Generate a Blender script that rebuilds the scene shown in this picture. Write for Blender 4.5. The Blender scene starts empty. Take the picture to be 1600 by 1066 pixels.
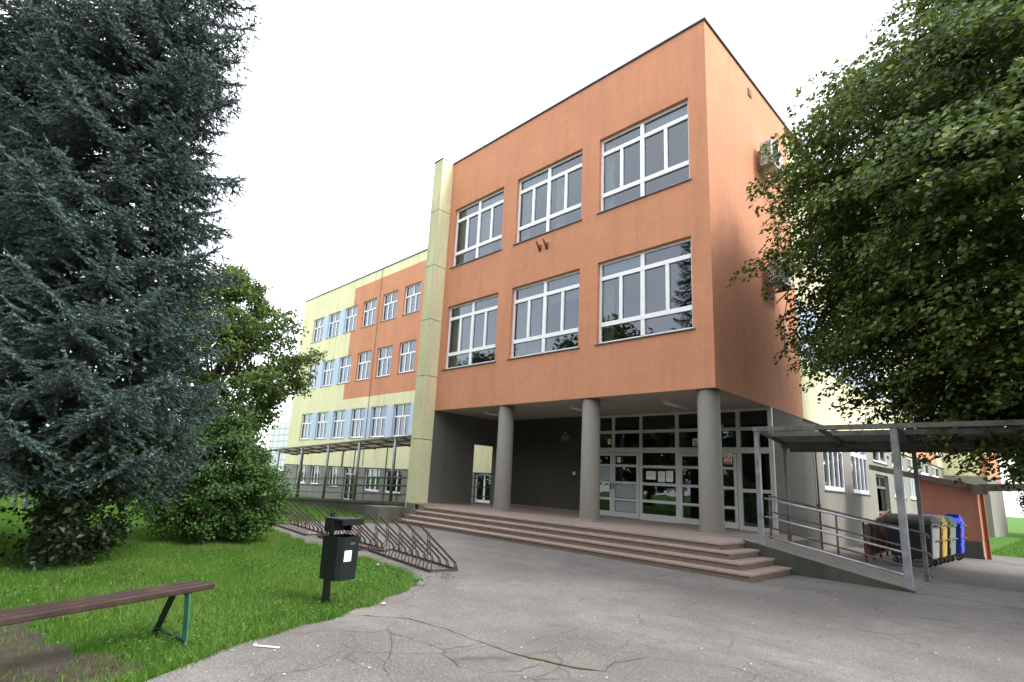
import bpy, math, random
import numpy as np
from mathutils import Vector, Matrix
random.seed(7); rng = np.random.default_rng(11)
R = math.radians
scene = bpy.context.scene
COL = scene.collection

# ------------------------------------------------------------------ helpers
def tag(o, label=None, cat=None, group=None, kind=None):
    if label: o['label'] = label
    if cat: o['category'] = cat
    if group: o['group'] = group
    if kind: o['kind'] = kind
    return o

def empty(name, loc=(0, 0, 0), rz=0.0, parent=None):
    o = bpy.data.objects.new(name, None); COL.objects.link(o)
    o.location = loc; o.rotation_euler = (0, 0, rz); o.empty_display_size = .2
    if parent: o.parent = parent
    return o

class MB:
    """collects polygons, builds ONE mesh object"""
    def __init__(s): s.v = []; s.f = []; s.m = []; s.sm = []
    def quad(s, a, b, c, d, m=0): s.poly([a, b, c, d], m)
    def poly(s, pts, m=0, sm=False):
        n = len(s.v); s.v += [tuple(p) for p in pts]; s.f.append(tuple(range(n, n + len(pts)))); s.m.append(m); s.sm.append(sm)
    def box(s, x0, x1, y0, y1, z0, z1, m=0):
        n = len(s.v)
        s.v += [(x0,y0,z0),(x1,y0,z0),(x1,y1,z0),(x0,y1,z0),(x0,y0,z1),(x1,y0,z1),(x1,y1,z1),(x0,y1,z1)]
        for f in ((0,3,2,1),(4,5,6,7),(0,1,5,4),(1,2,6,5),(2,3,7,6),(3,0,4,7)):
            s.f.append(tuple(n + i for i in f)); s.m.append(m); s.sm.append(False)
        return s
    def hexa(s, b, t, m=0):
        n = len(s.v); s.v += [tuple(p) for p in b] + [tuple(p) for p in t]
        for f in ((0,3,2,1),(4,5,6,7),(0,1,5,4),(1,2,6,5),(2,3,7,6),(3,0,4,7)):
            s.f.append(tuple(n + i for i in f)); s.m.append(m); s.sm.append(False)
        return s
    def bar(s, p, q, w, h, m=0, up=(0,0,1)):
        p = Vector(p); q = Vector(q); d = (q - p).normalized(); up = Vector(up)
        if abs(d.dot(up)) > .98: up = Vector((1, 0, 0))
        r = d.cross(up).normalized() * w / 2; u = r.cross(d).normalized() * h / 2
        return s.hexa([p-r-u, p+r-u, q+r-u, q-r-u], [p-r+u, p+r+u, q+r+u, q-r+u], m)
    def tube(s, pts, r, n=8, m=0, caps=True):
        pts = [Vector(p) for p in pts]; rs = r if isinstance(r, (list, tuple)) else [r] * len(pts)
        base = len(s.v); prev = None
        for i, p in enumerate(pts):
            d = (pts[min(i+1, len(pts)-1)] - pts[max(i-1, 0)]).normalized()
            if prev is None:
                a = d.orthogonal().normalized()
            else:
                a = (prev - d * prev.dot(d)).normalized()
            prev = a; b = d.cross(a)
            for k in range(n):
                t = 2 * math.pi * k / n
                s.v.append(tuple(p + (a * math.cos(t) + b * math.sin(t)) * rs[i]))
        for i in range(len(pts) - 1):
            for k in range(n):
                k2 = (k + 1) % n
                s.f.append((base+i*n+k, base+i*n+k2, base+(i+1)*n+k2, base+(i+1)*n+k)); s.m.append(m); s.sm.append(True)
        if caps:
            s.f.append(tuple(base + k for k in reversed(range(n)))); s.m.append(m); s.sm.append(False)
            s.f.append(tuple(base + (len(pts)-1)*n + k for k in range(n))); s.m.append(m); s.sm.append(False)
        return s
    def lathe(s, cx, cy, prof, n=32, m=0):
        base = len(s.v)
        for (r, z) in prof:
            for k in range(n):
                t = 2*math.pi*k/n; s.v.append((cx + r*math.cos(t), cy + r*math.sin(t), z))
        for i in range(len(prof)-1):
            for k in range(n):
                k2 = (k+1) % n
                s.f.append((base+i*n+k, base+i*n+k2, base+(i+1)*n+k2, base+(i+1)*n+k)); s.m.append(m); s.sm.append(True)
        s.f.append(tuple(base + (len(prof)-1)*n + k for k in range(n))); s.m.append(m); s.sm.append(False)
        return s
    def build(s, name, mats, parent=None, loc=None, rz=0.0, bevel=0):
        me = bpy.data.meshes.new(name)
        me.from_pydata(s.v, [], s.f)
        if not isinstance(mats, (list, tuple)): mats = [mats]
        for m in mats: me.materials.append(m)
        me.polygons.foreach_set('material_index', s.m); me.polygons.foreach_set('use_smooth', s.sm)
        me.update()
        o = bpy.data.objects.new(name, me); COL.objects.link(o)
        if loc: o.location = loc
        o.rotation_euler = (0, 0, rz)
        if parent: o.parent = parent
        if bevel:
            b = o.modifiers.new('bevel', 'BEVEL'); b.width = bevel; b.segments = 2; b.limit_method = 'ANGLE'; b.angle_limit = R(40)
        return o

def np_mesh(name, V, F, mats, matidx=None, parent=None, smooth=False, loc=None):
    """V (n,3); F (m,k) uniform polygons"""
    me = bpy.data.meshes.new(name)
    V = np.asarray(V, np.float32); F = np.asarray(F, np.int32); k = F.shape[1]
    me.vertices.add(len(V)); me.vertices.foreach_set('co', V.ravel())
    me.loops.add(F.size); me.loops.foreach_set('vertex_index', F.ravel())
    me.polygons.add(len(F)); me.polygons.foreach_set('loop_start', np.arange(0, F.size, k, dtype=np.int32))
    me.polygons.foreach_set('loop_total', np.full(len(F), k, np.int32))
    if not isinstance(mats, (list, tuple)): mats = [mats]
    for m in mats: me.materials.append(m)
    if matidx is not None: me.polygons.foreach_set('material_index', np.asarray(matidx, np.int32))
    me.polygons.foreach_set('use_smooth', np.full(len(F), smooth))
    me.update(calc_edges=True)
    o = bpy.data.objects.new(name, me); COL.objects.link(o)
    if parent: o.parent = parent
    if loc: o.location = loc
    return o

def copy_tree(o, parent=None):
    c = o.copy(); COL.objects.link(c); c.parent = parent
    for ch in list(o.children): copy_tree(ch, c)
    return c

# ------------------------------------------------------------------ materials
def new_mat(name):
    m = bpy.data.materials.new(name); m.use_nodes = True
    nt = m.node_tree; nt.nodes.clear()
    out = nt.nodes.new('ShaderNodeOutputMaterial'); bs = nt.nodes.new('ShaderNodeBsdfPrincipled')
    nt.links.new(bs.outputs[0], out.inputs[0])
    return m, nt, bs, out

def N(nt, t, **k):
    n = nt.nodes.new(t)
    for a, b in k.items(): setattr(n, a, b)
    return n

def noise(nt, co, scale, detail=5, rough=.6, dist=0.0, vec=None):
    n = N(nt, 'ShaderNodeTexNoise'); n.inputs['Scale'].default_value = scale; n.inputs['Detail'].default_value = detail
    n.inputs['Roughness'].default_value = rough; n.inputs['Distortion'].default_value = dist
    if vec:
        mp = N(nt, 'ShaderNodeMapping'); mp.inputs['Scale'].default_value = vec; nt.links.new(co, mp.inputs[0]); nt.links.new(mp.outputs[0], n.inputs[0])
    else: nt.links.new(co, n.inputs[0])
    return n.outputs[0]

def ramp(nt, fac, stops):
    r = N(nt, 'ShaderNodeValToRGB'); nt.links.new(fac, r.inputs[0]); e = r.color_ramp.elements
    while len(e) < len(stops): e.new(.5)
    for i, (p, c) in enumerate(stops):
        e[i].position = p; e[i].color = (*c, 1) if len(c) == 3 else c
    return r.outputs[0]

def mixc(nt, fac, a, b, mode='MIX'):
    n = N(nt, 'ShaderNodeMix', data_type='RGBA', blend_type=mode)
    for i, v in ((0, fac), (6, a), (7, b)):
        if isinstance(v, (int, float)): n.inputs[i].default_value = v
        elif isinstance(v, tuple): n.inputs[i].default_value = (*v, 1) if len(v) == 3 else v
        else: nt.links.new(v, n.inputs[i])
    return n.outputs[2]

def bump(nt, bs, h, strength=.3, dist=.01):
    b = N(nt, 'ShaderNodeBump'); b.inputs['Strength'].default_value = strength; b.inputs['Distance'].default_value = dist
    nt.links.new(h, b.inputs['Height']); nt.links.new(b.outputs[0], bs.inputs['Normal'])

def objco(nt):
    return N(nt, 'ShaderNodeTexCoord').outputs['Object']

def sc(c, k): return tuple(min(1, x * k) for x in c)

def plaster(name, col, var=.12, dirt=(.25, .24, .2), streak=.35, rough=.9, grain=90, bs_=.35):
    m, nt, bs, out = new_mat(name); co = objco(nt)
    a = noise(nt, co, .55, 6, .6)
    c = mixc(nt, ramp(nt, a, [(.3, (0,0,0)), (.7, (1,1,1))]), sc(col, 1 - var), sc(col, 1 + var * .7))
    st = noise(nt, co, 1.0, 5, .65, .3, vec=(2.6, 2.6, .16))
    sf = ramp(nt, st, [(.48, (0,0,0)), (.75, (streak,)*3)])
    c = mixc(nt, sf, c, dirt)
    sp = noise(nt, co, 5.0, 6, .7)
    c = mixc(nt, .5, c, mixc(nt, ramp(nt, sp, [(.35, (.80,)*3), (.65, (1.0,)*3)]), (0, 0, 0), c))
    nt.links.new(c, bs.inputs['Base Color']); bs.inputs['Roughness'].default_value = rough
    bs.inputs['Specular IOR Level'].default_value = .25
    bump(nt, bs, noise(nt, co, grain, 4, .7), bs_, .004)
    return m

def simple(name, col, rough=.5, metal=0.0, var=.15, scale=8, spec=.5, bump_s=.1, dirt=None, dirt_amt=.5):
    m, nt, bs, out = new_mat(name); co = objco(nt)
    a = noise(nt, co, scale, 6, .65)
    c = mixc(nt, ramp(nt, a, [(.3, (0,0,0)), (.7, (1,1,1))]), sc(col, 1 - var), sc(col, 1 + var))
    if dirt:
        d = noise(nt, co, scale * .35, 8, .72, .4)
        c = mixc(nt, ramp(nt, d, [(.48, (0,0,0)), (.66, (dirt_amt,)*3)]), c, dirt)
    nt.links.new(c, bs.inputs['Base Color']); bs.inputs['Roughness'].default_value = rough
    bs.inputs['Metallic'].default_value = metal; bs.inputs['Specular IOR Level'].default_value = spec
    if bump_s: bump(nt, bs, noise(nt, co, scale * 10, 4, .7), bump_s, .004)
    return m

def leafmat(name, cols, rough=.55, trans=.3, spec=.3, tcol=None):
    m, nt, bs, out = new_mat(name)
    g = N(nt, 'ShaderNodeNewGeometry').outputs['Random Per Island']
    n2 = noise(nt, objco(nt), .6, 3, .6)
    mm = N(nt, 'ShaderNodeMath', operation='MULTIPLY_ADD'); nt.links.new(n2, mm.inputs[0]); mm.inputs[1].default_value = .9; mm.inputs[2].default_value = -.45
    ad = N(nt, 'ShaderNodeMath', operation='ADD', use_clamp=True); nt.links.new(g, ad.inputs[0]); nt.links.new(mm.outputs[0], ad.inputs[1])
    k = len(cols); c = ramp(nt, ad.outputs[0], [(i / (k - 1), cols[i]) for i in range(k)])
    nt.links.new(c, bs.inputs['Base Color']); bs.inputs['Roughness'].default_value = rough; bs.inputs['Specular IOR Level'].default_value = spec
    if trans:
        tr = N(nt, 'ShaderNodeBsdfTranslucent'); tc = mixc(nt, .6, c, tcol or sc(cols[-1], 1.3)); nt.links.new(tc, tr.inputs[0])
        mx = N(nt, 'ShaderNodeMixShader'); mx.inputs[0].default_value = trans
        nt.links.new(bs.outputs[0], mx.inputs[1]); nt.links.new(tr.outputs[0], mx.inputs[2]); nt.links.new(mx.outputs[0], out.inputs[0])
    return m

M = {}
M['orange'] = plaster('orange_plaster', (.57, .255, .145), .10, (.27, .16, .11), .32)
M['yellow'] = plaster('yellow_plaster', (.72, .69, .43), .08, (.46, .45, .31), .6)
M['blue'] = plaster('blue_plaster', (.48, .585, .72), .06, (.3, .38, .45), .3)
M['green'] = plaster('shaded_yellow_plaster', (.56, .54, .32), .14, (.33, .36, .25), .8)  # yellow plaster with shade put into the colour, for the pillar's darker faces
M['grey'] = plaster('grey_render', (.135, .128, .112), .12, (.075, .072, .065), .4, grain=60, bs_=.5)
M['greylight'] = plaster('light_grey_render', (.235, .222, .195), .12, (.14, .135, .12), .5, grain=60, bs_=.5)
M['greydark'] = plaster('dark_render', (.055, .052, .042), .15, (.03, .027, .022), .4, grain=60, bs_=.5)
M['ceil'] = plaster('painted_soffit', (.40, .36, .31), .06, (.35, .32, .28), .2)
M['concrete'] = plaster('mossy_concrete', (.105, .098, .08), .25, (.03, .033, .022), .8, grain=40, bs_=.8)
M['terrazzo'] = simple('washed_concrete', (.175, .162, .14), .75, var=.25, scale=60, bump_s=.5)
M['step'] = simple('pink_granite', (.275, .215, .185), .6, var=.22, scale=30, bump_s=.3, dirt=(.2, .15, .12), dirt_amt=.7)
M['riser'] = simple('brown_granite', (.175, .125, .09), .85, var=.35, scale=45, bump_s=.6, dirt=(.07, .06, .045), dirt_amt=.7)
M['white'] = simple('white_pvc', (.80, .80, .81), .35, var=.04, scale=3, bump_s=0)
M['offwhite'] = simple('painted_aluminium', (.50, .495, .485), .45, var=.08, scale=3, bump_s=0)
M['trim'] = simple('dark_flashing', (.07, .075, .085), .5, metal=.3, var=.2)
M['sillmetal'] = simple('sill_metal', (.16, .16, .17), .45, metal=.4, var=.2)
M['galv'] = simple('galvanised_steel', (.27, .275, .30), .42, metal=.55, var=.25, scale=6, dirt=(.14, .12, .11), dirt_amt=.7)
M['galvdark'] = simple('weathered_grey_steel', (.135, .13, .125), .6, metal=.3, var=.35, scale=5, dirt=(.07, .055, .045), dirt_amt=.8)
M['rail'] = simple('bright_rail', (.42, .42, .46), .3, metal=.75, var=.15)
M['rust'] = simple('rusty_iron', (.042, .030, .026), .8, metal=.2, var=.5, scale=14, bump_s=.5, dirt=(.075, .04, .03))
M['redrust'] = simple('red_oxide_paint', (.17, .045, .03), .7, var=.3, scale=14)
M['black'] = simple('black_green_enamel', (.006, .0095, .010), .5, var=.4, scale=5, spec=.25, bump_s=.15, dirt=(.014, .018, .017))
M['room'] = simple('room_paint', (.30, .27, .21), .9, var=.1, scale=1)
M['roomdark'] = simple('hall_paint', (.28, .27, .22), .9, var=.2, scale=1)
M['curtain'] = simple('curtain_cloth', (.55, .55, .36), .9, var=.12, scale=4)
M['curtainw'] = simple('net_curtain', (.62, .64, .66), .9, var=.1, scale=4)
M['paper'] = simple('paper', (.75, .75, .73), .8, var=.05)
M['rubber'] = simple('tyre_rubber', (.02, .02, .02), .8, var=.3)
M['wooddark'] = simple('worn_brown_board', (.035, .018, .015), .65, spec=.3, var=.35, scale=6, bump_s=.4, dirt=(.07, .048, .042), dirt_amt=.5)
M['greenpaint'] = simple('green_painted_iron', (.012, .10, .07), .5, var=.25, scale=10)
M['bark'] = simple('tree_bark', (.07, .052, .038), .95, var=.4, scale=9, bump_s=1.0)
M['whiteplate'] = simple('white_cladding', (.60, .61, .63), .6, var=.06, scale=2)
M['sheet'] = simple('weathered_roof_sheet', (.20, .19, .18), .7, var=.25, scale=2.5, dirt=(.09, .08, .07), dirt_amt=.8)
M['slab'] = plaster('stained_concrete_slab', (.22, .185, .155), .25, (.07, .055, .045), .8, grain=30, bs_=.9)

def sheet_mat():
    m, nt, bs, out = new_mat('pale_roof_sheet'); co = objco(nt)
    c = mixc(nt, ramp(nt, noise(nt, co, 2.5, 6, .6), [(.3, (0,0,0)), (.7, (1,1,1))]), (.30, .27, .21), (.44, .41, .34))
    nt.links.new(c, bs.inputs['Base Color']); bs.inputs['Roughness'].default_value = .7
    tr = N(nt, 'ShaderNodeBsdfTranslucent'); nt.links.new(c, tr.inputs[0]); mx = N(nt, 'ShaderNodeMixShader'); mx.inputs[0].default_value = .45
    nt.links.new(bs.outputs[0], mx.inputs[1]); nt.links.new(tr.outputs[0], mx.inputs[2]); nt.links.new(mx.outputs[0], out.inputs[0])
    return m
M['palesheet'] = sheet_mat()

def glass_mat(name, tint=(.72, .77, .80), rough=0.0, boost=1.0):
    m, nt, bs, out = new_mat(name); nt.nodes.remove(bs)
    tr = N(nt, 'ShaderNodeBsdfTransparent'); tr.inputs[0].default_value = (*tint, 1)
    gl = N(nt, 'ShaderNodeBsdfGlossy'); gl.inputs['Roughness'].default_value = rough; gl.inputs[0].default_value = (.82, .90, 1, 1)
    fr = N(nt, 'ShaderNodeFresnel'); fr.inputs[0].default_value = 1.62
    bp = N(nt, 'ShaderNodeBump'); bp.inputs['Strength'].default_value = .25; bp.inputs['Distance'].default_value = .01
    nt.links.new(noise(nt, objco(nt), 1.4, 2, .5), bp.inputs['Height']); nt.links.new(bp.outputs[0], gl.inputs['Normal'])
    mu = N(nt, 'ShaderNodeMath', operation='MULTIPLY', use_clamp=True); nt.links.new(fr.outputs[0], mu.inputs[0]); mu.inputs[1].default_value = boost
    mx = N(nt, 'ShaderNodeMixShader'); nt.links.new(mu.outputs[0], mx.inputs[0])
    nt.links.new(tr.outputs[0], mx.inputs[1]); nt.links.new(gl.outputs[0], mx.inputs[2]); nt.links.new(mx.outputs[0], out.inputs[0])
    return m
M['glass'] = glass_mat('window_glass', (.55, .60, .64), 0.0, 1.7)
M['glassdark'] = glass_mat('entrance_glass', (.45, .49, .46), 0.0, 1.35)

# ------------------------------------------------------------------ camera
CX, CY, CZ = 5.7366, -13.0008, 1.4548
yaw, pitch, roll = -0.82765, 0.213287, 0.061104
fw = Vector((math.sin(yaw)*math.cos(pitch), math.cos(yaw)*math.cos(pitch), math.sin(pitch)))
rt = Vector((math.cos(yaw), -math.sin(yaw), 0)); up = rt.cross(fw)
Rr = rt*math.cos(roll) + up*math.sin(roll); Uu = up*math.cos(roll) - rt*math.sin(roll)
cam = bpy.data.cameras.new('camera'); co_ = bpy.data.objects.new('camera', cam); COL.objects.link(co_)
mw = Matrix(((Rr.x, Uu.x, -fw.x, CX), (Rr.y, Uu.y, -fw.y, CY), (Rr.z, Uu.z, -fw.z, CZ), (0, 0, 0, 1)))
co_.matrix_world = mw
cam.sensor_width = 36; cam.lens = 853.18 / 1600 * 36; cam.shift_x = 46.428/1600; cam.shift_y = 34.253/1600
cam.clip_start = .05; cam.clip_end = 2000
scene.camera = co_

# ------------------------------------------------------------------ light
SUN_EL, SUN_AZ = 48, 71      # azimuth measured clockwise from +Y
w = bpy.data.worlds.new('World'); scene.world = w; w.use_nodes = True
nt = w.node_tree; nt.nodes.clear(); wo = nt.nodes.new('ShaderNodeOutputWorld')
sky = nt.nodes.new('ShaderNodeTexSky'); sky.sky_type = 'NISHITA'; sky.sun_disc = False
sky.sun_elevation = R(SUN_EL); sky.sun_rotation = R(SUN_AZ)
b1 = nt.nodes.new('ShaderNodeBackground'); b1.inputs[1].default_value = .05; nt.links.new(sky.outputs[0], b1.inputs[0])
b2 = nt.nodes.new('ShaderNodeBackground'); b2.inputs[1].default_value = 1.0
tc = nt.nodes.new('ShaderNodeTexCoord')
cl = noise(nt, tc.outputs['Generated'], 1.6, 6, .55, .2, vec=(1, 1, 2.2))
nt.links.new(ramp(nt, cl, [(.3, (.78, .79, .81)), (.7, (1.0, .99, .97))]), b2.inputs[0])
ad = nt.nodes.new('ShaderNodeAddShader'); nt.links.new(b1.outputs[0], ad.inputs[0]); nt.links.new(b2.outputs[0], ad.inputs[1])
nt.links.new(ad.outputs[0], wo.inputs[0])
sl = bpy.data.lights.new('sun', 'SUN'); sl.energy = 1.9; sl.angle = R(18); sl.color = (1, .965, .91)
so = bpy.data.objects.new('sun', sl); COL.objects.link(so)
sd = Vector((math.sin(R(SUN_AZ))*math.cos(R(SUN_EL)), math.cos(R(SUN_AZ))*math.cos(R(SUN_EL)), math.sin(R(SUN_EL))))
so.rotation_euler = sd.to_track_quat('Z', 'Y').to_euler(); so.location = sd * 50
scene.view_settings.view_transform = 'Standard'; scene.view_settings.look = 'None'
scene.view_settings.exposure = 1.42; scene.view_settings.gamma = 1
scene.cycles.max_bounces = 8; scene.cycles.transparent_max_bounces = 16
scene.cycles.sample_clamp_indirect = 6

# ------------------------------------------------------------------ ground
def S(t): t = max(0., min(1., t)); return t*t*(3-2*t)
def gz(x, y): return -.45 * S((y + 4.5)/6) * S((-10 - x)/5)

def lawn_mat():
    m, nt, bs, out = new_mat('lawn_turf'); co = objco(nt)
    a = noise(nt, co, 1.2, 8, .7); b = noise(nt, co, 30, 6, .8)
    c = mixc(nt, ramp(nt, a, [(.3, (0,0,0)), (.7, (1,1,1))]), (.045, .12, .018), (.10, .22, .035))
    c = mixc(nt, ramp(nt, b, [(.4, (0,0,0)), (.7, (.8,)*3)]), c, (.035, .07, .015))
    nt.links.new(c, bs.inputs['Base Color']); bs.inputs['Roughness'].default_value = .95; bs.inputs['Specular IOR Level'].default_value = .1
    bump(nt, bs, b, 1.0, .04)
    return m
M['lawn'] = lawn_mat()
xs = np.concatenate([np.linspace(-400, -60, 12), np.arange(-52, -26, 4), np.arange(-24, 6, .75), np.linspace(8, 400, 14)])
ys = np.concatenate([np.linspace(-300, -30, 8), np.arange(-24, 12, .75), np.linspace(14, 500, 16)])
gV = np.array([(x, y, gz(x, y) - .004 + (random.uniform(-.012, .012) if (x < -9.5 and -20 < y < 2) else 0)) for y in ys for x in xs])
nx = len(xs)
gF = [(j*nx+i, j*nx+i+1, (j+1)*nx+i+1, (j+1)*nx+i) for j in range(len(ys)-1) for i in range(nx-1)]
tag(np_mesh('ground', gV, gF, M['lawn'], smooth=True), kind='structure')

def asphalt_mat():
    m, nt, bs, out = new_mat('old_asphalt'); co = objco(nt)
    big = noise(nt, co, .35, 7, .65, .6); mid = noise(nt, co, 1.7, 8, .7, .4); fine = noise(nt, co, 60, 6, .8); med = noise(nt, co, 22, 5, .7)
    c = mixc(nt, ramp(nt, big, [(.35, (0,0,0)), (.65, (1,1,1))]), (.088, .081, .077), (.182, .168, .157))
    c = mixc(nt, ramp(nt, mid, [(.46, (0,0,0)), (.66, (.75,)*3)]), c, (.105, .092, .082))
    c = mixc(nt, ramp(nt, fine, [(.36, (.75,)*3), (.5, (0,0,0)), ]), c, (.07, .063, .06))
    c = mixc(nt, ramp(nt, fine, [(.54, (0,0,0)), (.68, (.8,)*3)]), c, (.40, .385, .37))
    c = mixc(nt, ramp(nt, med, [(.52, (0,0,0)), (.70, (.5,)*3)]), c, (.085, .078, .072))
    c = mixc(nt, ramp(nt, noise(nt, co, .8, 5, .6, 1.0, vec=(1, .35, 1)), [(.56, (0,0,0)), (.60, (.35,)*3)]), c, (.115, .107, .103))
    # cracks: warped cell borders, only in worn areas
    wn = N(nt, 'ShaderNodeTexNoise'); wn.inputs['Scale'].default_value = 2.2; wn.inputs['Detail'].default_value = 7; nt.links.new(co, wn.inputs[0])
    wv = N(nt, 'ShaderNodeVectorMath', operation='MULTIPLY_ADD'); nt.links.new(wn.outputs['Color'], wv.inputs[0]); wv.inputs[1].default_value = (.42, .42, 0); nt.links.new(co, wv.inputs[2])
    def cr(scale, wdt, lo, hi, seed):
        v = N(nt, 'ShaderNodeTexVoronoi', feature='DISTANCE_TO_EDGE'); v.inputs['Scale'].default_value = scale
        nt.links.new(wv.outputs[0], v.inputs['Vector'])
        e = ramp(nt, v.outputs['Distance'], [(0, (1,1,1)), (wdt, (0,0,0))])
        k = ramp(nt, noise(nt, co, .5 + seed, 3, .5, 0, vec=(1, 1.3, 1)), [(lo, (0,0,0)), (hi, (1,1,1))])
        x = N(nt, 'ShaderNodeMath', operation='MULTIPLY'); nt.links.new(e, x.inputs[0]); nt.links.new(k, x.inputs[1]); return x.outputs[0]
    k1 = cr(.62, .009, .44, .60, .1); k2 = cr(1.7, .016, .52, .66, .35)
    mxk = N(nt, 'ShaderNodeMath', operation='MAXIMUM'); nt.links.new(k1, mxk.inputs[0]); nt.links.new(k2, mxk.inputs[1])
    mk = N(nt, 'ShaderNodeMath', operation='MULTIPLY'); nt.links.new(mxk.outputs[0], mk.inputs[0]); mk.inputs[1].default_value = .7
    c = mixc(nt, mk.outputs[0], c, (.05, .044, .037))
    nt.links.new(c, bs.inputs['Base Color']); bs.inputs['Roughness'].default_value = .88; bs.inputs['Specular IOR Level'].default_value = .3
    h = N(nt, 'ShaderNodeMath', operation='SUBTRACT'); nt.links.new(fine, h.inputs[0]); nt.links.new(mxk.outputs[0], h.inputs[1])
    bump(nt, bs, h.outputs[0], .8, .006)
    return m
M['asphalt'] = asphalt_mat()
M['soil'] = simple('trodden_soil', (.036, .024, .017), .95, var=.6, scale=5, bump_s=.8, dirt=(.035, .022, .015))
M['crack'] = simple('crack_filling', (.065, .058, .05), .95, var=.3, scale=12)
M['moss'] = simple('mossy_seam', (.085, .07, .03), .95, var=.4, scale=9, bump_s=.6)

edgeA = [(2.4, -40), (2.1, -16), (1.75, -13.4), (1.42, -12.1), (1.13, -11.56), (.85, -11.2), (.63, -10.7), (.45, -10.11), (.18, -9.5), (-.1, -9.0),
         (-.4, -8.5), (-.8, -8.05), (-1.25, -7.78), (-1.8, -7.62), (-2.6, -7.58), (-4.37, -7.65), (-5.8, -7.5), (-7.25, -7.3), (-8.71, -7.02), (-9.3, -6.7),
         (-9.3, -5.15), (-9.15, -3.6), (-9.1, -2.0), (-9.1, 4)]
def rough(poly, step=.25, amp=.035):
    out = []
    for (a, b) in zip(poly, poly[1:]):
        d = math.dist(a, b); n = max(1, int(d/step)) if d < 12 else 1
        for i in range(n):
            t = i/n; out.append((a[0]+(b[0]-a[0])*t + random.uniform(-amp, amp)*(n > 1), a[1]+(b[1]-a[1])*t + random.uniform(-amp, amp)*(n > 1)))
    return out + [poly[-1]]
eA = rough(edgeA)
poly_asph = eA + [(-9.1, 13.8), (3.0, 13.8), (3.45, 13.9), (60, 15.5), (60, -40)]
a_ = MB(); a_.poly([(x, y, .004) for x, y in reversed(poly_asph)][::-1])
asph = a_.build('asphalt_forecourt', M['asphalt']); tag(asph, kind='structure')
# make sure it faces up
if asph.data.polygons[0].normal.z < 0: asph.data.flip_normals()

def inpoly(px, py, poly):
    px = np.asarray(px); py = np.asarray(py); ins = np.zeros(px.shape, bool); j = len(poly) - 1
    for i in range(len(poly)):
        xi, yi = poly[i]; xj, yj = poly[j]
        c = ((yi > py) != (yj > py)) & (px < (xj-xi)*(py-yi)/((yj-yi) + 1e-12) + xi)
        ins ^= c; j = i
    return ins
dirt_poly = rough([(-1.5, -12.9), (-.9, -12.35), (-.2, -12.25), (.25, -12.1), (.55, -11.85), (.95, -11.75), (1.3, -12.05), (1.6, -13.2), (1.6, -15), (-.8, -15.5), (-1.5, -12.9)], .12, .11)[:-1]
d_ = MB(); d_.poly([(x, y, .006) for x, y in dirt_poly]); dd = d_.build('bare_soil', M['soil']); tag(dd, kind='structure')
if dd.data.polygons[0].normal.z < 0: dd.data.flip_normals()

def strip(name, pts, w, mat, z, jit=.014, sub=.09, parent=None):
    P = rough(pts, sub, jit); L = []; Q = []
    for i, p in enumerate(P):
        a = P[max(i-1, 0)]; b = P[min(i+1, len(P)-1)]; dx, dy = b[0]-a[0], b[1]-a[1]; l = math.hypot(dx, dy) or 1
        ww = w * random.uniform(.35, 1.3) * (1 if 0 < i < len(P)-1 else .1) / 2
        L.append((p[0]-dy/l*ww, p[1]+dx/l*ww, z)); Q.append((p[0]+dy/l*ww, p[1]-dx/l*ww, z))
    mb = MB()
    for i in range(len(P)-1): mb.quad(Q[i], Q[i+1], L[i+1], L[i])
    o = mb.build(name, mat, parent); tag(o, kind='structure')
    if o.data.polygons[0].normal.z < 0: o.data.flip_normals()
    return o
# pixel (x, y of the photograph) used only to look up where the seams lie on the ground
def G(px, py, z=0.0):
    r = fw + Rr*(px-753.57)/853.18 - Uu*(py-567.25)/853.18
    t = (z - CZ)/r.z; return (CX + r.x*t, CY + r.y*t)
for pts, wd, mt in [
    ([(560, 962), (640, 968), (700, 985), (752, 1005), (800, 1022), (850, 1034), (905, 1046), (945, 1050), (960, 1036), (1010, 1030)], .030, 'crack'),
    ([(800, 1022), (850, 1034), (905, 1046), (940, 1050)], .055, 'moss'),
    ([(690, 1022), (720, 1044), (765, 1052), (810, 1050), (845, 1038)], .014, 'crack'),
    ([(608, 988), (613, 1015), (600, 1040), (606, 1060)], .014, 'crack'),
    ([(500, 1018), (560, 1020), (620, 1022), (690, 1022), (780, 1008)], .010, 'crack'),
    ([(530, 1005), (553, 1018), (540, 1030), (560, 1042)], .011, 'crack'),
    ([(655, 901), (700, 902), (800, 903), (900, 925), (1010, 950), (1130, 985), (1280, 1030), (1400, 1066)], .012, 'crack'),
    ([(1010, 1030), (1060, 1034), (1150, 1045), (1200, 1066)], .012, 'crack'),
    ([(960, 1020), (985, 1002), (1060, 1028)], .012, 'crack'), ([(820, 1010), (850, 995), (960, 1002)], .010, 'crack')]:
    strip('pavement_crack', [G(*p) for p in pts], wd*(.5 if mt == 'crack' else .7), M[mt], .0085 if mt == 'crack' else .0125)

# walkway under the right canopy
wk = MB(); wk.poly([(3.5, -.42, .02), (40, -.42, .02), (40, 2.0, .02), (3.5, 2.0, .02)]); wk.quad((3.5, -.42, .0), (40, -.42, .0), (40, -.42, .02), (3.5, -.42, .02))
tag(wk.build('canopy_path', simple('worn_concrete_path', (.17, .155, .14), .9, var=.2, scale=3, bump_s=.4, dirt=(.11, .09, .075))), kind='structure')
kb = MB(); kb.box(-9.34, -9.22, -6.2, -2.1, -.02, .035)
tag(kb.build('kerb', M['slab']), kind='structure')

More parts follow.
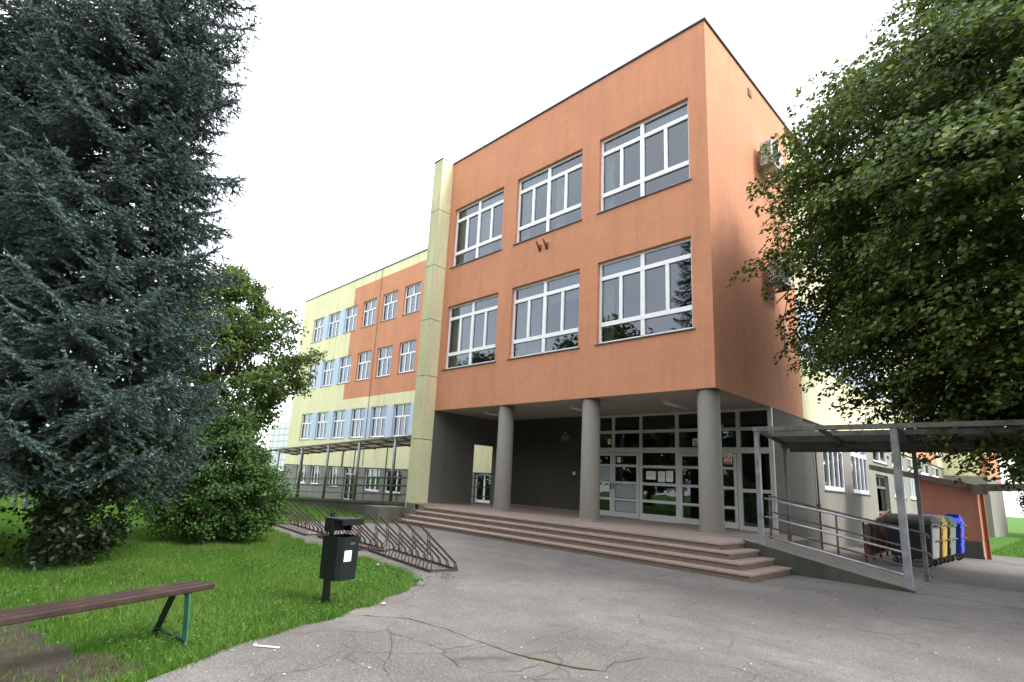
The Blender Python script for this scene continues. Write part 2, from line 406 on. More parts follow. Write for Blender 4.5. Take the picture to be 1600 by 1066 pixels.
# ------------------------------------------------------------------ facade builder
def facade(mb, org, u, n, cutsu, cutsz, holes, colf, depth=.22, reveal=None):
    """wall in plane through org, along unit u, outward normal n; cell colour colf(u,z) -> material index or None"""
    org = Vector(org); u = Vector(u); n = Vector(n); Z = Vector((0, 0, 1))
    us = sorted(set([round(x, 4) for x in cutsu] + [round(h[i], 4) for h in holes for i in (0, 1)]))
    zs = sorted(set([round(x, 4) for x in cutsz] + [round(h[i], 4) for h in holes for i in (2, 3)]))
    P = lambda a, z, d=0.0: org + u*a + Z*z - n*d
    flip = u.cross(Z).dot(n) < 0
    def q(a, b, c, d, m): mb.quad(*( (a, b, c, d) if not flip else (d, c, b, a)), m)
    for i in range(len(us)-1):
        for j in range(len(zs)-1):
            cu, cz = (us[i]+us[i+1])/2, (zs[j]+zs[j+1])/2
            if any(h[0] < cu < h[1] and h[2] < cz < h[3] for h in holes): continue
            m = colf(cu, cz)
            if m is None: continue
            q(P(us[i], zs[j]), P(us[i+1], zs[j]), P(us[i+1], zs[j+1]), P(us[i], zs[j+1]), m)
    for (a, b, z0, z1) in holes:
        ml = colf(a - .02, (z0+z1)/2); mr = colf(b + .02, (z0+z1)/2); mt = colf((a+b)/2, z1 + .02); mb_ = colf((a+b)/2, z0 - .02)
        f = lambda v: 0 if v is None else v
        D = depth
        q(P(a, z0), P(a, z1), P(a, z1, D), P(a, z0, D), f(ml)); q(P(b, z0, D), P(b, z1, D), P(b, z1), P(b, z0), f(mr))
        q(P(a, z1), P(b, z1), P(b, z1, D), P(a, z1, D), f(mt)); q(P(a, z0, D), P(b, z0, D), P(b, z0), P(a, z0), f(mb_))

school = empty('school_building', (0, 0, 0)); tag(school, 'three storey school with salmon orange front block and pale yellow wings', 'building')

B, T, XL, D = 4.027, 14.612, -10.972, 6.349
P0, rs, tr_ = .543, .1357, .294
GY = 3.6

# window prototypes -------------------------------------------------
def frame_window(name, w, h, hbars, lights, fr=.06, bar=.055, casement=True, mat='white', sill=True, dep=.07, glass='glass', y0=.12, sillw=.05, thick_bottom=0.0):
    """local x 0..w, z 0..h, outward is -y. hbars: list of (z, thickness). lights: for each row list of x fractions with vertical bars (x, thickness)"""
    f = MB(); y1 = y0 + dep
    f.box(0, fr, y0, y1, 0, h); f.box(w-fr, w, y0, y1, 0, h); f.box(fr, w-fr, y0, y1, h-fr, h); f.box(fr, w-fr, y0, y1, 0, fr + thick_bottom)
    edges = [fr + thick_bottom]
    for z, t in hbars: f.box(fr, w-fr, y0-.012, y1, z-t/2, z+t/2); edges += [z-t/2, z+t/2]
    edges.append(h-fr)
    for k, row in enumerate(lights):
        z0, z1 = edges[2*k], edges[2*k+1]
        for x, t in row: f.box(x-t/2, x+t/2, y0-.006, y1, z0, z1)
    fo = f.build(name, M[mat])
    g = MB(); g.quad((fr/2, y0+dep*.6, fr/2), (w-fr/2, y0+dep*.6, fr/2), (w-fr/2, y0+dep*.6, h-fr/2), (fr/2, y0+dep*.6, h-fr/2))
    go = g.build('pane', M[glass], fo)
    if sill:
        s = MB(); s.hexa([(-.06, -sillw, -.035), (w+.06, -sillw, -.035), (w+.06, y0, -.004), (-.06, y0, -.004)],
                         [(-.06, -sillw, -.012), (w+.06, -sillw, -.012), (w+.06, y0, .012), (-.06, y0, .012)])
        s.build('sill', M['sillmetal'], fo)
    return fo
def place(proto, first, parent, loc, rz=0.0):
    o = proto if first else copy_tree(proto)
    o.parent = parent; o.location = loc; o.rotation_euler = (0, 0, rz); return o

# ---- main block
mw_, mh1 = 2.95, 2.563
mb = MB()
cu = [(-3.492, -.527), (-7.099, -4.166), (-10.63, -7.783)]
holes = [(a, b, z0, z1) for a, b in cu for z0, z1 in ((9.828, 12.392), (5.608, 8.17))]
facade(mb, (0, 0, 0), (1, 0, 0), (0, -1, 0), [XL, 0], [B, T], holes, lambda a, z: 0, .2)
facade(mb, (0, 0, 0), (0, 1, 0), (1, 0, 0), [0, D], [B, T], [], lambda a, z: 0)
facade(mb, (XL, 0, 0), (0, 1, 0), (-1, 0, 0), [0, 7], [B, T], [], lambda a, z: 0)
mb.quad((XL, 0, T), (0, 0, T), (0, D+8, T), (XL, D+8, T), 0)
mb.build('front_block_wall', M['orange'], school)
fm = MB(); fm.box(XL+.0, .05, -.05, .12, T+.001, T+.06); fm.box(-.10, .05, .121, 30, T+.001, T+.06); fm.box(XL-.6, XL-.003, -.62, -.2, T+.03, T+.07)
fm.build('roof_trim', M['trim'], school)
wproto = None
def main_window(w, h):
    hz = h*.235; hz2 = h*.80
    ml = [(w*.25, .10), (w*.49, .13), (w*.745, .10)]
    return frame_window('window', w, h, [(hz, .13), (hz2, .12)], [[(w*.49, .12)], ml, [(w*.49, .12)]], fr=.07)
for i, (a, b) in enumerate(cu):
    for z0, z1 in ((9.828, 12.392), (5.608, 8.17)):
        o = main_window(b-a, z1-z0); o.parent = school; o.location = (a, 0, z0)
# curtains and rooms behind
def room(x0, x1, y0, y1, z0, z1, mat, name='interior_room'):
    r = MB()
    r.quad((x0, y1, z0), (x1, y1, z0), (x1, y1, z1), (x0, y1, z1)); r.quad((x0, y0, z0), (x0, y1, z0), (x0, y1, z1), (x0, y0, z1))
    r.quad((x1, y0, z0), (x1, y1, z0), (x1, y1, z1), (x1, y0, z1)); r.quad((x0, y0, z0), (x1, y0, z0), (x1, y1, z0), (x0, y1, z0)); r.quad((x0, y0, z1), (x1, y0, z1), (x1, y1, z1), (x0, y1, z1))
    return r.build(name, mat, school)
for z0, z1 in ((4.75, 8.35), (8.95, 12.6)):
    for a, b in ((-11-.0+.1, -.1),):
        room(a, b, .21, 6.2, z0, z1, M['room'])
def curtain(x0, x1, y, z0, z1, mat='curtain', n=9):
    c = MB(); k = int(n*4)
    P = [(x0+(x1-x0)*i/k, y + .03*math.sin(i*1.6) + random.uniform(-.006, .006)) for i in range(k+1)]
    for (a, b) in zip(P, P[1:]): c.poly([(a[0], a[1], z0), (b[0], b[1], z0), (b[0], b[1], z1), (a[0], a[1], z1)], 0, True)
    return c.build('curtain', M[mat], school)
for i, (a, b) in enumerate(cu):
    curtain(a+.02, a+.34+.08*i, .36, 9.6, 12.45, n=3); curtain(a+.02, a+.36+.14*i, .36, 5.4, 8.25, n=3)
curtain(cu[2][0]+1.2, cu[2][0]+2.0, .40, 9.6, 12.45, 'curtain', 5); curtain(cu[1][0]+1.55, cu[1][0]+2.0, .40, 9.6, 12.45, 'curtainw', 4)
curtain(cu[1][0]+.5, cu[1][0]+1.0, .42, 5.4, 8.25, 'curtainw', 4)
for (xa_, xb_, za_, zb_) in ((cu[0][0]+1.5, cu[0][1]-.05, 11.95, 12.45), (cu[1][0]+.1, cu[1][0]+1.4, 11.75, 12.45), (cu[2][0]+1.5, cu[2][1], 12.0, 12.45), (cu[0][0]+.1, cu[0][0]+1.4, 7.55, 8.25), (cu[1][0]+1.5, cu[1][1], 7.3, 8.25), (cu[2][0]+.1, cu[2][0]+1.4, 7.7, 8.25)):
    bl_ = MB(); bl_.box(xa_, xb_, .27, .275, za_, zb_); bl_.build('sky_reflection_panel', simple('sky_reflection_tint', (.38, .44, .5), .8, var=.04), school)  # added panels whose blue-grey imitates sky reflected in the window tops
# thin dark blinds / cabinets silhouettes in rooms
lam = simple('furniture_laminate', (.16, .12, .08), .6)
for x in (-10.2, -9.1, -6.4, -5.2, -2.9, -1.6):
    for a_, b_, c_, d_ in ((1.4, 1.9, 4.76, 6.1 + .3*math.sin(x*7)), (2.2, 2.7, 8.96, 10.3+.3*math.cos(x*5))):
        fb = MB(); fb.box(x, x+.65, a_, b_, c_, d_); fb.build('cupboard', lam, school)
# white light tubes on the room ceilings (unlit)
for x in (-9.5, -7.2, -4.9, -2.6, -.9):
    for z in (8.3, 12.55): lt = MB(); lt.box(x-.6, x+.6, 1.5, 1.65, z-.09, z-.02); lt.build('room_lamp', M['white'], school)

# ---- yellow corner pillar with joints
pm = MB(); zj = [0, 2.88, 5.33, 7.60, 9.87, 12.31, T+.03]
px0, px1, py0 = -11.54, XL-.003, -.59
for z0, z1 in zip(zj, zj[1:]):
    g = .012
    pm.quad((px0, py0, z0+g), (px1, py0, z0+g), (px1, py0, z1-g), (px0, py0, z1-g), 1)
    pm.quad((px1, py0, z0+g), (px1, .6, z0+g), (px1, .6, z1-g), (px1, py0, z1-g), 0)
    pm.quad((px0, .6, z0+g), (px0, py0, z0+g), (px0, py0, z1-g), (px0, .6, z1-g), 1)
pm.box(px0+.015, px1-.015, py0+.015, .6, 0, T+.02, 2)
pm.box(px0+.05, px1-.003, py0-.004, py0+.1, 0, .52, 3); pm.box(px1-.1, px1+.004, py0+.02, -.02, 0, .545, 3)
pm.build('corner_pillar', [M['yellow'], M['green'], M['trim'], M['grey']], school)

# ---- porch: soffit, walls, columns
pc = MB()
pc.quad((XL, 7, B), (0, 7, B), (0, 0, B), (XL, 0, B)); pc.build('porch_soffit', M['ceil'], school)
pw = MB()
# left wall with the side doorway
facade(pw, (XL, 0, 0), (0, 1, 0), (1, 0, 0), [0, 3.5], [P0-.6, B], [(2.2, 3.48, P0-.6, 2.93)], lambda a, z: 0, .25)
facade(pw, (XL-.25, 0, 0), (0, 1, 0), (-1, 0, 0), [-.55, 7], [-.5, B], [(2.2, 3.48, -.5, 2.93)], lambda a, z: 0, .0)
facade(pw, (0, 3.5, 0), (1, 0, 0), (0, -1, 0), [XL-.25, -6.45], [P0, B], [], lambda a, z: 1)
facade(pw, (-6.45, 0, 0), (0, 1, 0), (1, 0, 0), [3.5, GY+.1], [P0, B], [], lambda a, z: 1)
# brown skirting
pw.box(XL+.002, -6.44, 3.47, 3.498, P0, P0+.1, 2); pw.box(XL+.002, XL+.03, .0, 2.2, P0, P0+.1, 2)
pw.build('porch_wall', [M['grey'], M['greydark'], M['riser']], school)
hmat = simple('dark_fixings', (.015, .012, .01), .9)
for x in (-8.96, -8.48, -7.98, -7.49, -7.13, -9.5, -10.0):
    for z in (3.81, 3.56): hm = MB(); hm.tube([(x, 3.497, z), (x, 3.485, z)], .035, 8); hm.build('wall_fixing', hmat, school)
for x in (-7.224, -3.718, -.187):
    c = MB(); c.lathe(x-.13, .30, [(.29, P0+.04), (.28, P0+.3), (.262, B-.002)], 40); co = c.build('column', M['terrazzo'], school)
    p = MB(); p.box(x-.13-.31, x-.13+.31, -.02, .62, P0+.002, P0+.045); p.build('plinth', M['step'], co)

# ---- entrance glazing: frame, panes, leaves
fr = MB(); y0, y1 = GY, GY+.08
ZT = 3.98; xs_m = [-6.42, -5.24-.97-.05, -4.22, -2.86, -.98, -.02]
verts_ = [(-6.45, -6.33), (-4.24, -4.14), (-2.95, -2.83), (-1.02, -.90), (-.12, -.003)]
for a, b in verts_: fr.box(a, b, y0, y1, P0, B-.002)
for a, b in zip(verts_, verts_[1:]):
    xa, xb = a[1], b[0]
    fr.box(xa, xb, y0+.002, y1-.002, ZT-.03, B-.002)
    for z, t in ((3.43, .10), (2.80, .17)): fr.box(xa, xb, y0+.002, y1-.002, z-t/2, z+t/2)
for x in (-5.28, -1.92): fr.box(x-.055, x+.055, y0+.004, y1-.004, 2.885, ZT-.03)
# fixed bay 2: bars ; bay 4: two bars
for z in (2.26, 1.70, 1.15): fr.box(-4.14, -2.95, y0+.004, y1-.004, z-.045, z+.045)
fr.box(-4.14, -2.95, y0+.004, y1-.004, P0, P0+.2)
fr.box(-.90, -.12, y0+.004, y1-.004, 1.60, 1.70); fr.box(-.90, -.12, y0+.004, y1-.004, P0, P0+.12)
eg = fr.build('entrance_glazing', M['offwhite'], school)
gp = MB(); gp.quad((-6.4, GY+.05, P0+.05), (-.05, GY+.05, P0+.05), (-.05, GY+.05, ZT), (-6.4, GY+.05, ZT)); gp.build('pane', M['glassdark'], eg)
def leaf(x0, x1, hinge_left):
    d = MB(); y = GY - .018; yy = GY+.04; z0 = P0+.015; z1 = 2.70
    d.box(x0, x0+.09, y, yy, z0, z1); d.box(x1-.09, x1, y, yy, z0, z1)
    for a, b in ((z0, z0+.17), (z1-.09, z1), (2.23, 2.31), (1.66, 1.74), (1.10, 1.18)): d.box(x0+.09, x1-.09, y+.002, yy-.002, a, b)
    o = d.build('door', M['offwhite'], school)
    hx = x1-.05 if hinge_left else x0+.05
    h = MB(); h.box(hx-.02, hx+.02, y-.012, y, 1.45, 1.68); h.tube([(hx, y-.012, 1.6), (hx, y-.06, 1.6), (hx+(-.11 if hinge_left else .11), y-.06, 1.6)], .011, 8)
    h.build('handle', M['trim'], o)
leaf(-6.32, -5.29, True); leaf(-5.28, -4.25, False); leaf(-2.82, -1.925, True); leaf(-1.915, -1.03, False)
room(-6.45, -.24, GY+.09, 9.5, P0-.01, 4.0, M['roomdark'], 'entrance_hall')
hfm = simple('hall_fitting', (.10, .09, .08), .7)
for nm_, bx_ in (('hall_cupboard', (-6.2, -5.5, 8.0, 8.6, P0, 2.4)), ('notice_board', (-3.9, -2.9, 8.9, 9.3, P0+.9, 2.3)), ('hall_cupboard', (-2.2, -1.3, 7.2, 7.8, P0, 1.6)), ('hall_pillar', (-5.0, -4.6, 6.0, 6.4, P0, 3.9)), ('hall_pillar', (-1.6, -1.25, 6.0, 6.35, P0, 3.9))):
    ef = MB(); ef.box(*bx_); ef.build(nm_, hfm, school)
# grey ground-floor side wall of the front block and the right wing share the x=0 plane
# ---- right wing
RW0, RW1 = D, 33.0
rw = MB()
low = [(8.12, 10.5), (11.55, 13.9), (18.45, 20.8), (21.9, 24.25), (25.4, 27.6), (28.8, 31.0)]
holes = [(a, b, 1.87, 3.96) for a, b in low] + [(15.0, 17.45, 3.28, 3.96), (15.15, 17.4, .03, 2.76)]
upw = [7.4 + 2.69*i for i in range(9)]
for zr in (6.09, 10.2): holes += [(a+.9, a+2.78, zr, zr+2.02) for a in upw]
def rcol(a, z):
    if z < B: return 3 if a < 7.2 else 4  # near stretch takes the darker grey: canopy shading put into the wall colour
    if a < RW0: return None
    if 6.07 < z < 8.15 and (a < 18 or a > 31.9): return 2
    if 22.5 < a < 38.9 and z > 4.0: return 0 if a < 30.9 else 1
    return 1
facade(rw, (-.012, 0, 0), (0, 1, 0), (1, 0, 0), [GY+.0, RW0, 7.2, 18, 22.5, 30.9, RW1], [-.05, B-.002, 6.07, 8.15, T-.4], holes, rcol, .2)
# far projecting bay
facade(rw, (0, RW1, 0), (1, 0, 0), (0, -1, 0), [-.012, 1.75, 2.05], [-.3, 3.6, T-.4], [], lambda a, z: 4 if z < 3.6 else (1 if a < 1.75 else 0))
facade(rw, (2.05, RW1, 0), (0, 1, 0), (1, 0, 0), [0, 9], [-.3, 3.6, T-.4], [], lambda a, z: 4 if z < 3.6 else 0)
rw.quad((-.02, RW0, T-.4), (2.05, RW0+30, T-.4), (-12, RW0+30, T-.4), (-12, RW0, T-.4), 1)
rw.build('right_wing_wall', [M['orange'], M['yellow'], M['blue'], M['grey'], M['greylight']], school)
tm = MB(); tm.box(-.03, .02, 8.12, RW1-.05, 6.035, 6.065); tm.box(-.03, .045, RW0, RW1-.05, B-.03, B+.004)
tm.build('band_trim', M['trim'], school)
tall = frame_window('window', 2.38, 2.09, [(1.46, .16)], [[(2.38*.26, .07), (2.38*.5, .07), (2.38*.74, .07)], [(1.19, .07)]], fr=.075, thick_bottom=.06, y0=.015)
for k, (a, b) in enumerate(low): place(tall, k == 0, school, (-.012, a, 1.87), R(90))
sm_ = frame_window('window', 2.45, .68, [], [[(1.22, .07)]], fr=.07, y0=.015); sm_.parent = school; sm_.location = (-.012, 15.0, 3.28); sm_.rotation_euler = (0, 0, R(90))
bd = frame_window('basement_door', 2.25, 2.73, [(2.2, .1), (1.15, .1)], [[(1.12, .14)], [(1.12, .14)], [(1.12, .08)]], fr=.1, mat='galvdark', sill=False, glass='glassdark')
bd.name = 'side_door'; bd.parent = school; bd.location = (-.012, 15.15, .03); bd.rotation_euler = (0, 0, R(90))
wing_w = frame_window('window', 1.88, 2.02, [(1.26, .09)], [[(.645, .075), (1.235, .075)], [(.94, .075)]], fr=.065, thick_bottom=.03)
side_w = frame_window('window', 1.88, 2.02, [(1.26, .09)], [[(.645, .075), (1.235, .075)], [(.94, .075)]], fr=.065, thick_bottom=.03, y0=.02)
nwin = 0
for zr in (6.09, 10.2):
    for a in upw:
        place(side_w, nwin == 0, school, (-.012, a+.9, zr), R(90)); nwin += 1
for z0, z1 in ((.02, 4.0), (5.0, 8.4), (9.1, 12.6)): room(-5, -.22, 6.5, RW1-.3, z0, z1, M['room'])
# flood lamp on the wing
fl = empty('flood_lamp', (0, 27.5, 4.35)); tag(fl, 'small white flood lamp on a short arm above the right wing windows', 'lamp')
f1 = MB(); f1.tube([(0, 0, -.15), (.35, 0, -.1), (.5, 0, .05)], .025, 8); f1.build('arm', M['galv'], fl)
f2 = MB(); f2.hexa([(.38, -.16, .0), (.68, -.16, .05), (.68, .16, .05), (.38, .16, .0)], [(.40, -.14, .22), (.66, -.14, .20), (.66, .14, .20), (.40, .14, .22)]); f2.build('lamp_head', M['white'], fl)

# ---- left wing
WY = 7.0; WL = -40.0; WT = 16.3
lw = MB(); wx = [-37.8 + 2.693*i for i in range(11)]
rowz = [(12.15, 14.19), (8.1, 10.2), (3.93, 6.03)]
base_w = [(-37.5, -35.75, .45, 1.86), (-35.05, -33.5, .45, 1.86), (-32.15, -30.6, .45, 1.86), (-27.09, -25.2, .38, 1.86), (-24.62, -22.75, .38, 1.86), (-19.4, -17.6, .38, 1.86), (-16.1, -14.1, .38, 1.86)]
holes = [(x, x+1.88, a, b) for x in wx for a, b in rowz] + base_w + [(-29.85, -28.3, -.35, 1.86)]
def lcol(a, z):
    if z < 1.89: return 3
    j = [k for k, (p, q) in enumerate(rowz) if p - .02 < z < q + .02]
    x4 = -31.2
    if 6.8 < z < 15.6 and a > x4: return 0
    if j and a > wx[0] + 1 and (a < x4 + 1.0 or j[0] == 2): return 2
    return 1
facade(lw, (0, WY, 0), (1, 0, 0), (0, -1, 0), [WL, -38.9, -31.2, -31.25+.02, -8], [-.8, 1.89, 6.8, 8.0, 12.1, 15.6, WT], holes, lcol, .18)
facade(lw, (WL, WY, 0), (0, 1, 0), (-1, 0, 0), [0, 14], [-.8, 1.89, WT], [], lambda a, z: 1 if z > 1.89 else 3)
lw.quad((WL, WY, WT), (-8, WY, WT), (-8, WY+14, WT), (WL, WY+14, WT), 1)
lw.build('left_wing_wall', [M['orange'], M['yellow'], M['blue'], M['greylight']], school)
t2 = MB(); t2.box(WL-.06, -8, WY-.06, WY+.15, WT+.002, WT+.07); t2.box(WL, -8, WY-.03, WY+.02, 1.875, 1.905); t2.build('wing_roof_trim', M['trim'], school)
kw = 0
for z0 in rowz:
    for x in wx:
        kw += 1; place(wing_w, kw == 1, school, (x, WY, z0[0]), 0).scale = (1, 1, (z0[1]-z0[0])/2.02)
bw = frame_window('basement_window', 1.85, 1.45, [], [[(.62, .1), (1.24, .1)]], fr=.08, thick_bottom=.05)
for k, h in enumerate(base_w):
    o = place(bw, k == 0, school, (h[0], WY, h[2]), 0); o.scale = ((h[1]-h[0])/1.85, 1, (h[3]-h[2])/1.45)
wd = frame_window('wing_door', 1.55, 2.2, [(1.75, .08)], [[(.77, .1)], [(.77, .08)]], fr=.08, mat='offwhite', sill=False, glass='glassdark'); wd.parent = school; wd.location = (-29.85, WY, -.35)
for z0, z1 in ((-.4, 1.88), (2.9, 6.3), (7.2, 10.4), (11.3, 14.4)): room(WL+.1, -8.1, WY+.2, WY+4, z0, z1, M['room'])
for i in range(22):
    x = random.choice(wx[:7]); zz = random.choice(rowz); t = random.uniform(.3, .8); s = random.choice([0, 1.88-t])
    curtain(x+s, x+s+t, WY+.3, zz[0]-.1, zz[1]+.05, random.choice(['curtain', 'curtainw']), 3)
dp = MB(); dp.tube([(-27.42, WY-.05, WT), (-27.42, WY-.05, 2)], .018, 6); dp.tube([(-30.2, WY-.05, 3.6), (-30.2, WY-.05, 1.9)], .05, 6); dp.build('downpipe', M['galvdark'], school)
dp2 = MB(); dp2.tube([(.04, 7.2, 3.95), (.04, 7.2, .0)], .03, 8); dp2.box(.0, .09, 7.12, 7.28, 1.25, 1.4)
dp2.build('side_downpipe', M['galvdark'], school)
vb = MB(); vb.box(WL+.4, WL+2.2, WY+1.0, WY+2.5, WT, WT+.9); vb.build('roof_box', simple('blue_grey_metal', (.30, .36, .48), .5), school)
av = MB(); av.box(-.01, .03, 3.0, 3.25, 13.95, 14.2); av.build('wall_vent', M['redrust'], school)

# ------------------------------------------------------------------ steps
st = empty('entrance_steps', (-4, -1.5, 0)); tag(st, 'wide flight of pinkish granite steps in front of the columns', 'stairs')
def loc_box(mb, x0, x1, y0, y1, z0, z1, m=0): mb.box(x0+4, x1+4, y0+1.5, y1+1.5, z0, z1, m)
pf = MB(); yb = -1.652
loc_box(pf, -9.0, .748, yb, -.45, P0-.05, P0); loc_box(pf, XL, .0, -.449, 3.6, P0-.05, P0); loc_box(pf, XL, -9.001, -.60, -.4495, P0-.05, P0)
loc_box(pf, 0.001, .90, -.449, 3.6, P0-.05, P0-.001)
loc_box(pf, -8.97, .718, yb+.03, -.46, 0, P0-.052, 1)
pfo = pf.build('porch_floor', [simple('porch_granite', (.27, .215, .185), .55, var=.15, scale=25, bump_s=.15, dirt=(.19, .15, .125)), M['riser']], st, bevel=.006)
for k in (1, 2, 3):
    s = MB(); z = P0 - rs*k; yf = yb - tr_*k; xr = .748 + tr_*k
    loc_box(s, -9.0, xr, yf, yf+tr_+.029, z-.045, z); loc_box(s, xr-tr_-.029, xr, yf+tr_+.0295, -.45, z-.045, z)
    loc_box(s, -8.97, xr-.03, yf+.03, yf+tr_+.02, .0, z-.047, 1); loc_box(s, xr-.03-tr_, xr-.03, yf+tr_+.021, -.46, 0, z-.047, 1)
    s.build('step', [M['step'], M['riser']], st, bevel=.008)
ck = MB()
for k in range(4):
    z = P0 - rs*k; yf = yb - tr_*k
    loc_box(ck, -9.34, -9.003, yf+.02, yf+tr_+.019 if k else -1.2, 0, z + .01 - .001*k)
ck.build('side_cheek', M['riser'], st)
pb = MB(); pb.box(-.42, .42, -.60, .55, 0, .50)
pbo = pb.build('concrete_block', M['concrete'], loc=(-9.80, -2.55, -.02), bevel=.015); tag(pbo, 'low weathered concrete block beside the left end of the steps', 'block')

# ------------------------------------------------------------------ right ramp + canopy
rp = MB()
yf, yk = -.44, 1.45
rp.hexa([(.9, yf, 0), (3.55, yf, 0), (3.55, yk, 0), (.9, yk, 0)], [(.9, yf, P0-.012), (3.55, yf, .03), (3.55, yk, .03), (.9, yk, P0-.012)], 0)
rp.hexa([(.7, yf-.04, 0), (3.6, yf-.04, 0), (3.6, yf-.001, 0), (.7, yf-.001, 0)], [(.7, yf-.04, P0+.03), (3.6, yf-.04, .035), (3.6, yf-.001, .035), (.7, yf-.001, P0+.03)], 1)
rpo = rp.build('wheelchair_ramp', [simple('ramp_concrete', (.17, .155, .14), .9, var=.2, scale=4, bump_s=.4, dirt=(.10, .09, .075)), plaster('dark_concrete', (.055, .056, .045), .3, (.02, .025, .015), .8, grain=40)])  # front edge wall has a darker concrete tone than the ramp surface
tag(rpo, 'short concrete access ramp going down right of the entrance steps', 'ramp')
cn = empty('ramp_canopy', (1.03, -.33, 0)); tag(cn, 'grey steel canopy over the short ramp right of the steps with three rail bars', 'canopy')
def L(p): return (p[0]-1.03, p[1]+.33, p[2])
def lb(mb, x0, x1, y0, y1, z0, z1, m=0): mb.box(x0-1.03, x1-1.03, y0+.33, y1+.33, z0, z1, m)
TZ = 2.983
for i, (x, zb, wdt) in enumerate(((1.03, .47, .09), (3.50, .0, .115), (6.0, .0, .115), (8.5, 0, .115))):
    p = MB(); lb(p, x-wdt/2, x+wdt/2, -.38, -.28, zb, TZ-.09); lb(p, x-.09, x+.09, -.43, -.23, zb, zb+.012); p.build('post', M['galv'] if i < 1 else M['galv'], cn)
for x, zb in ((1.03, .45), (3.50, .0), (6.0, 0), (8.5, 0)):
    p = MB(); lb(p, x-.035, x+.035, 1.33, 1.40, zb, TZ-.22); p.build('rear_post', M['galvdark'], cn)
bm = MB(); lb(bm, .965, 9, -.40, -.26, TZ-.088, TZ); lb(bm, .965, 9, 1.30, 1.42, TZ-.32, TZ-.2); lb(bm, .965, 9, .40, .48, TZ-.13, TZ-.03)
for x in (1.03, 2.25, 3.5, 4.75, 6.0, 7.2, 8.5): bm.bar(L((x, -.26, TZ-.06)), L((x, 1.95, TZ-.26)), .06, .08)
lb(bm, .965, 9, 1.9, 1.98, TZ-.36, TZ-.24)
bm.build('beam', M['galvdark'], cn)
# corrugated sheet
cs = []; nxs = 260
V = []; F = []
for i in range(nxs+1):
    y = .46 + (2.05-.46)*i/nxs
    z = TZ - .02 - .11*(y) + .022*math.sin(i*1.5)
    V += [L((.90, y, z)), L((9.0, y, z))]
for i in range(nxs): F.append((2*i, 2*i+1, 2*i+3, 2*i+2))
np_mesh('roof_sheet', V, F, M['sheet'], parent=cn)
rl = MB()
for z1, z2 in ((1.46, 1.04), (1.08, .64), (.68, .24)): rl.tube([L((1.09, -.15, z1)), L((3.47, -.15, z2))], .021, 10)
for z1, z2 in ((1.46, 1.04), (1.08, .64), (.68, .24)):
    for x, z in ((1.10, z1), (3.44, z2)): rl.tube([L((x, -.27, z)), L((x, -.15, z))], .014, 6)
rl.build('handrail', M['rail'], cn)
r2 = MB()
for z1, z2 in ((1.53, .98), (1.17, .62), (.80, .24)): r2.tube([L((.66, 1.2, z1)), L((3.52, 1.2, z2))], .02, 8); r2.tube([L((3.52, 1.2, z2)), L((3.60, 1.2, z2-.03)), L((3.62, 1.2, z2-.1))], .02, 8)
r2.tube([L((2.04, 1.2, .3)), L((2.04, 1.2, 1.27))], .022, 8); r2.tube([L((.68, 1.2, .5)), L((.68, 1.2, 1.53))], .022, 8)
r2.build('rear_handrail', M['galvdark'], cn)

# ------------------------------------------------------------------ left ramp + canopy
def rz_(x): return .46 + .0405*(x + 11.2)
lr = MB()
xa, xb = -31.0, -11.24
lr.hexa([(xa, 1.85, -1), (xb, 1.85, -1), (xb, 3.6, -1), (xa, 3.6, -1)], [(xa, 1.85, rz_(xa)), (xb, 1.85, rz_(xb)), (xb, 3.6, rz_(xb)), (xa, 3.6, rz_(xa))])
lr.hexa([(xa, 1.80, rz_(xa)-.1), (xb, 1.80, rz_(xb)-.1), (xb, 1.849, rz_(xb)-.1), (xa, 1.849, rz_(xa)-.1)], [(xa, 1.80, rz_(xa)+.03), (xb, 1.80, rz_(xb)+.03), (xb, 1.849, rz_(xb)+.03), (xa, 1.849, rz_(xa)+.03)])
tag(lr.build('long_access_ramp', M['concrete']), 'long weathered concrete ramp wall along the foot of the left wing', 'ramp')
lc = empty('walkway_canopy', (-16.27, 1.95, rz_(-16.27))); tag(lc, 'long grey steel canopy on posts along the ramp before the left wing', 'canopy')
O = lc.location
def LL(x, y, z): return (x-O.x, y-O.y, z-O.z)
posts = [-13.0, -16.27, -19.51, -22.8, -26.1, -29.4]
def tz_(x): return 3.25 + .0415*(x + 16.27)
for x in posts:
    p = MB(); p.tube([LL(x, 1.93, rz_(x)), LL(x, 1.93, tz_(x)-.05)], .075, 4); p.build('post', M['galv'], lc)
    p = MB(); p.tube([LL(x+.3, 3.45, rz_(x)), LL(x+.3, 3.45, tz_(x)-.1)], .03, 8); p.build('rear_post', M['galvdark'], lc)
b = MB(); b.bar(LL(xa, 1.93, tz_(xa)), LL(xb, 1.93, tz_(xb)), .1, .09); b.bar(LL(xa, 3.5, tz_(xa)-.16), LL(xb, 3.5, tz_(xb)-.16), .08, .09); b.bar(LL(xa, 2.7, tz_(xa)-.07), LL(xb, 2.7, tz_(xb)-.07), .06, .06)
for x in np.arange(-30.5, -11.5, 1.62): b.bar(LL(x, 1.93, tz_(x)-.03), LL(x, 3.7, tz_(x)-.2), .05, .06)
b.build('beam', M['galvdark'], lc)
V = []; F = []
for i in range(101):
    y = 1.98 + 1.8*i/100; V += [LL(xa, y, tz_(xa)+.03-.1*(y-1.98)+.02*math.sin(i*1.9)), LL(xb, y, tz_(xb)+.03-.1*(y-1.98)+.02*math.sin(i*1.9))]
for i in range(100): F.append((2*i, 2*i+1, 2*i+3, 2*i+2))
np_mesh('roof_sheet', V, F, M['palesheet'], parent=lc)
r = MB()
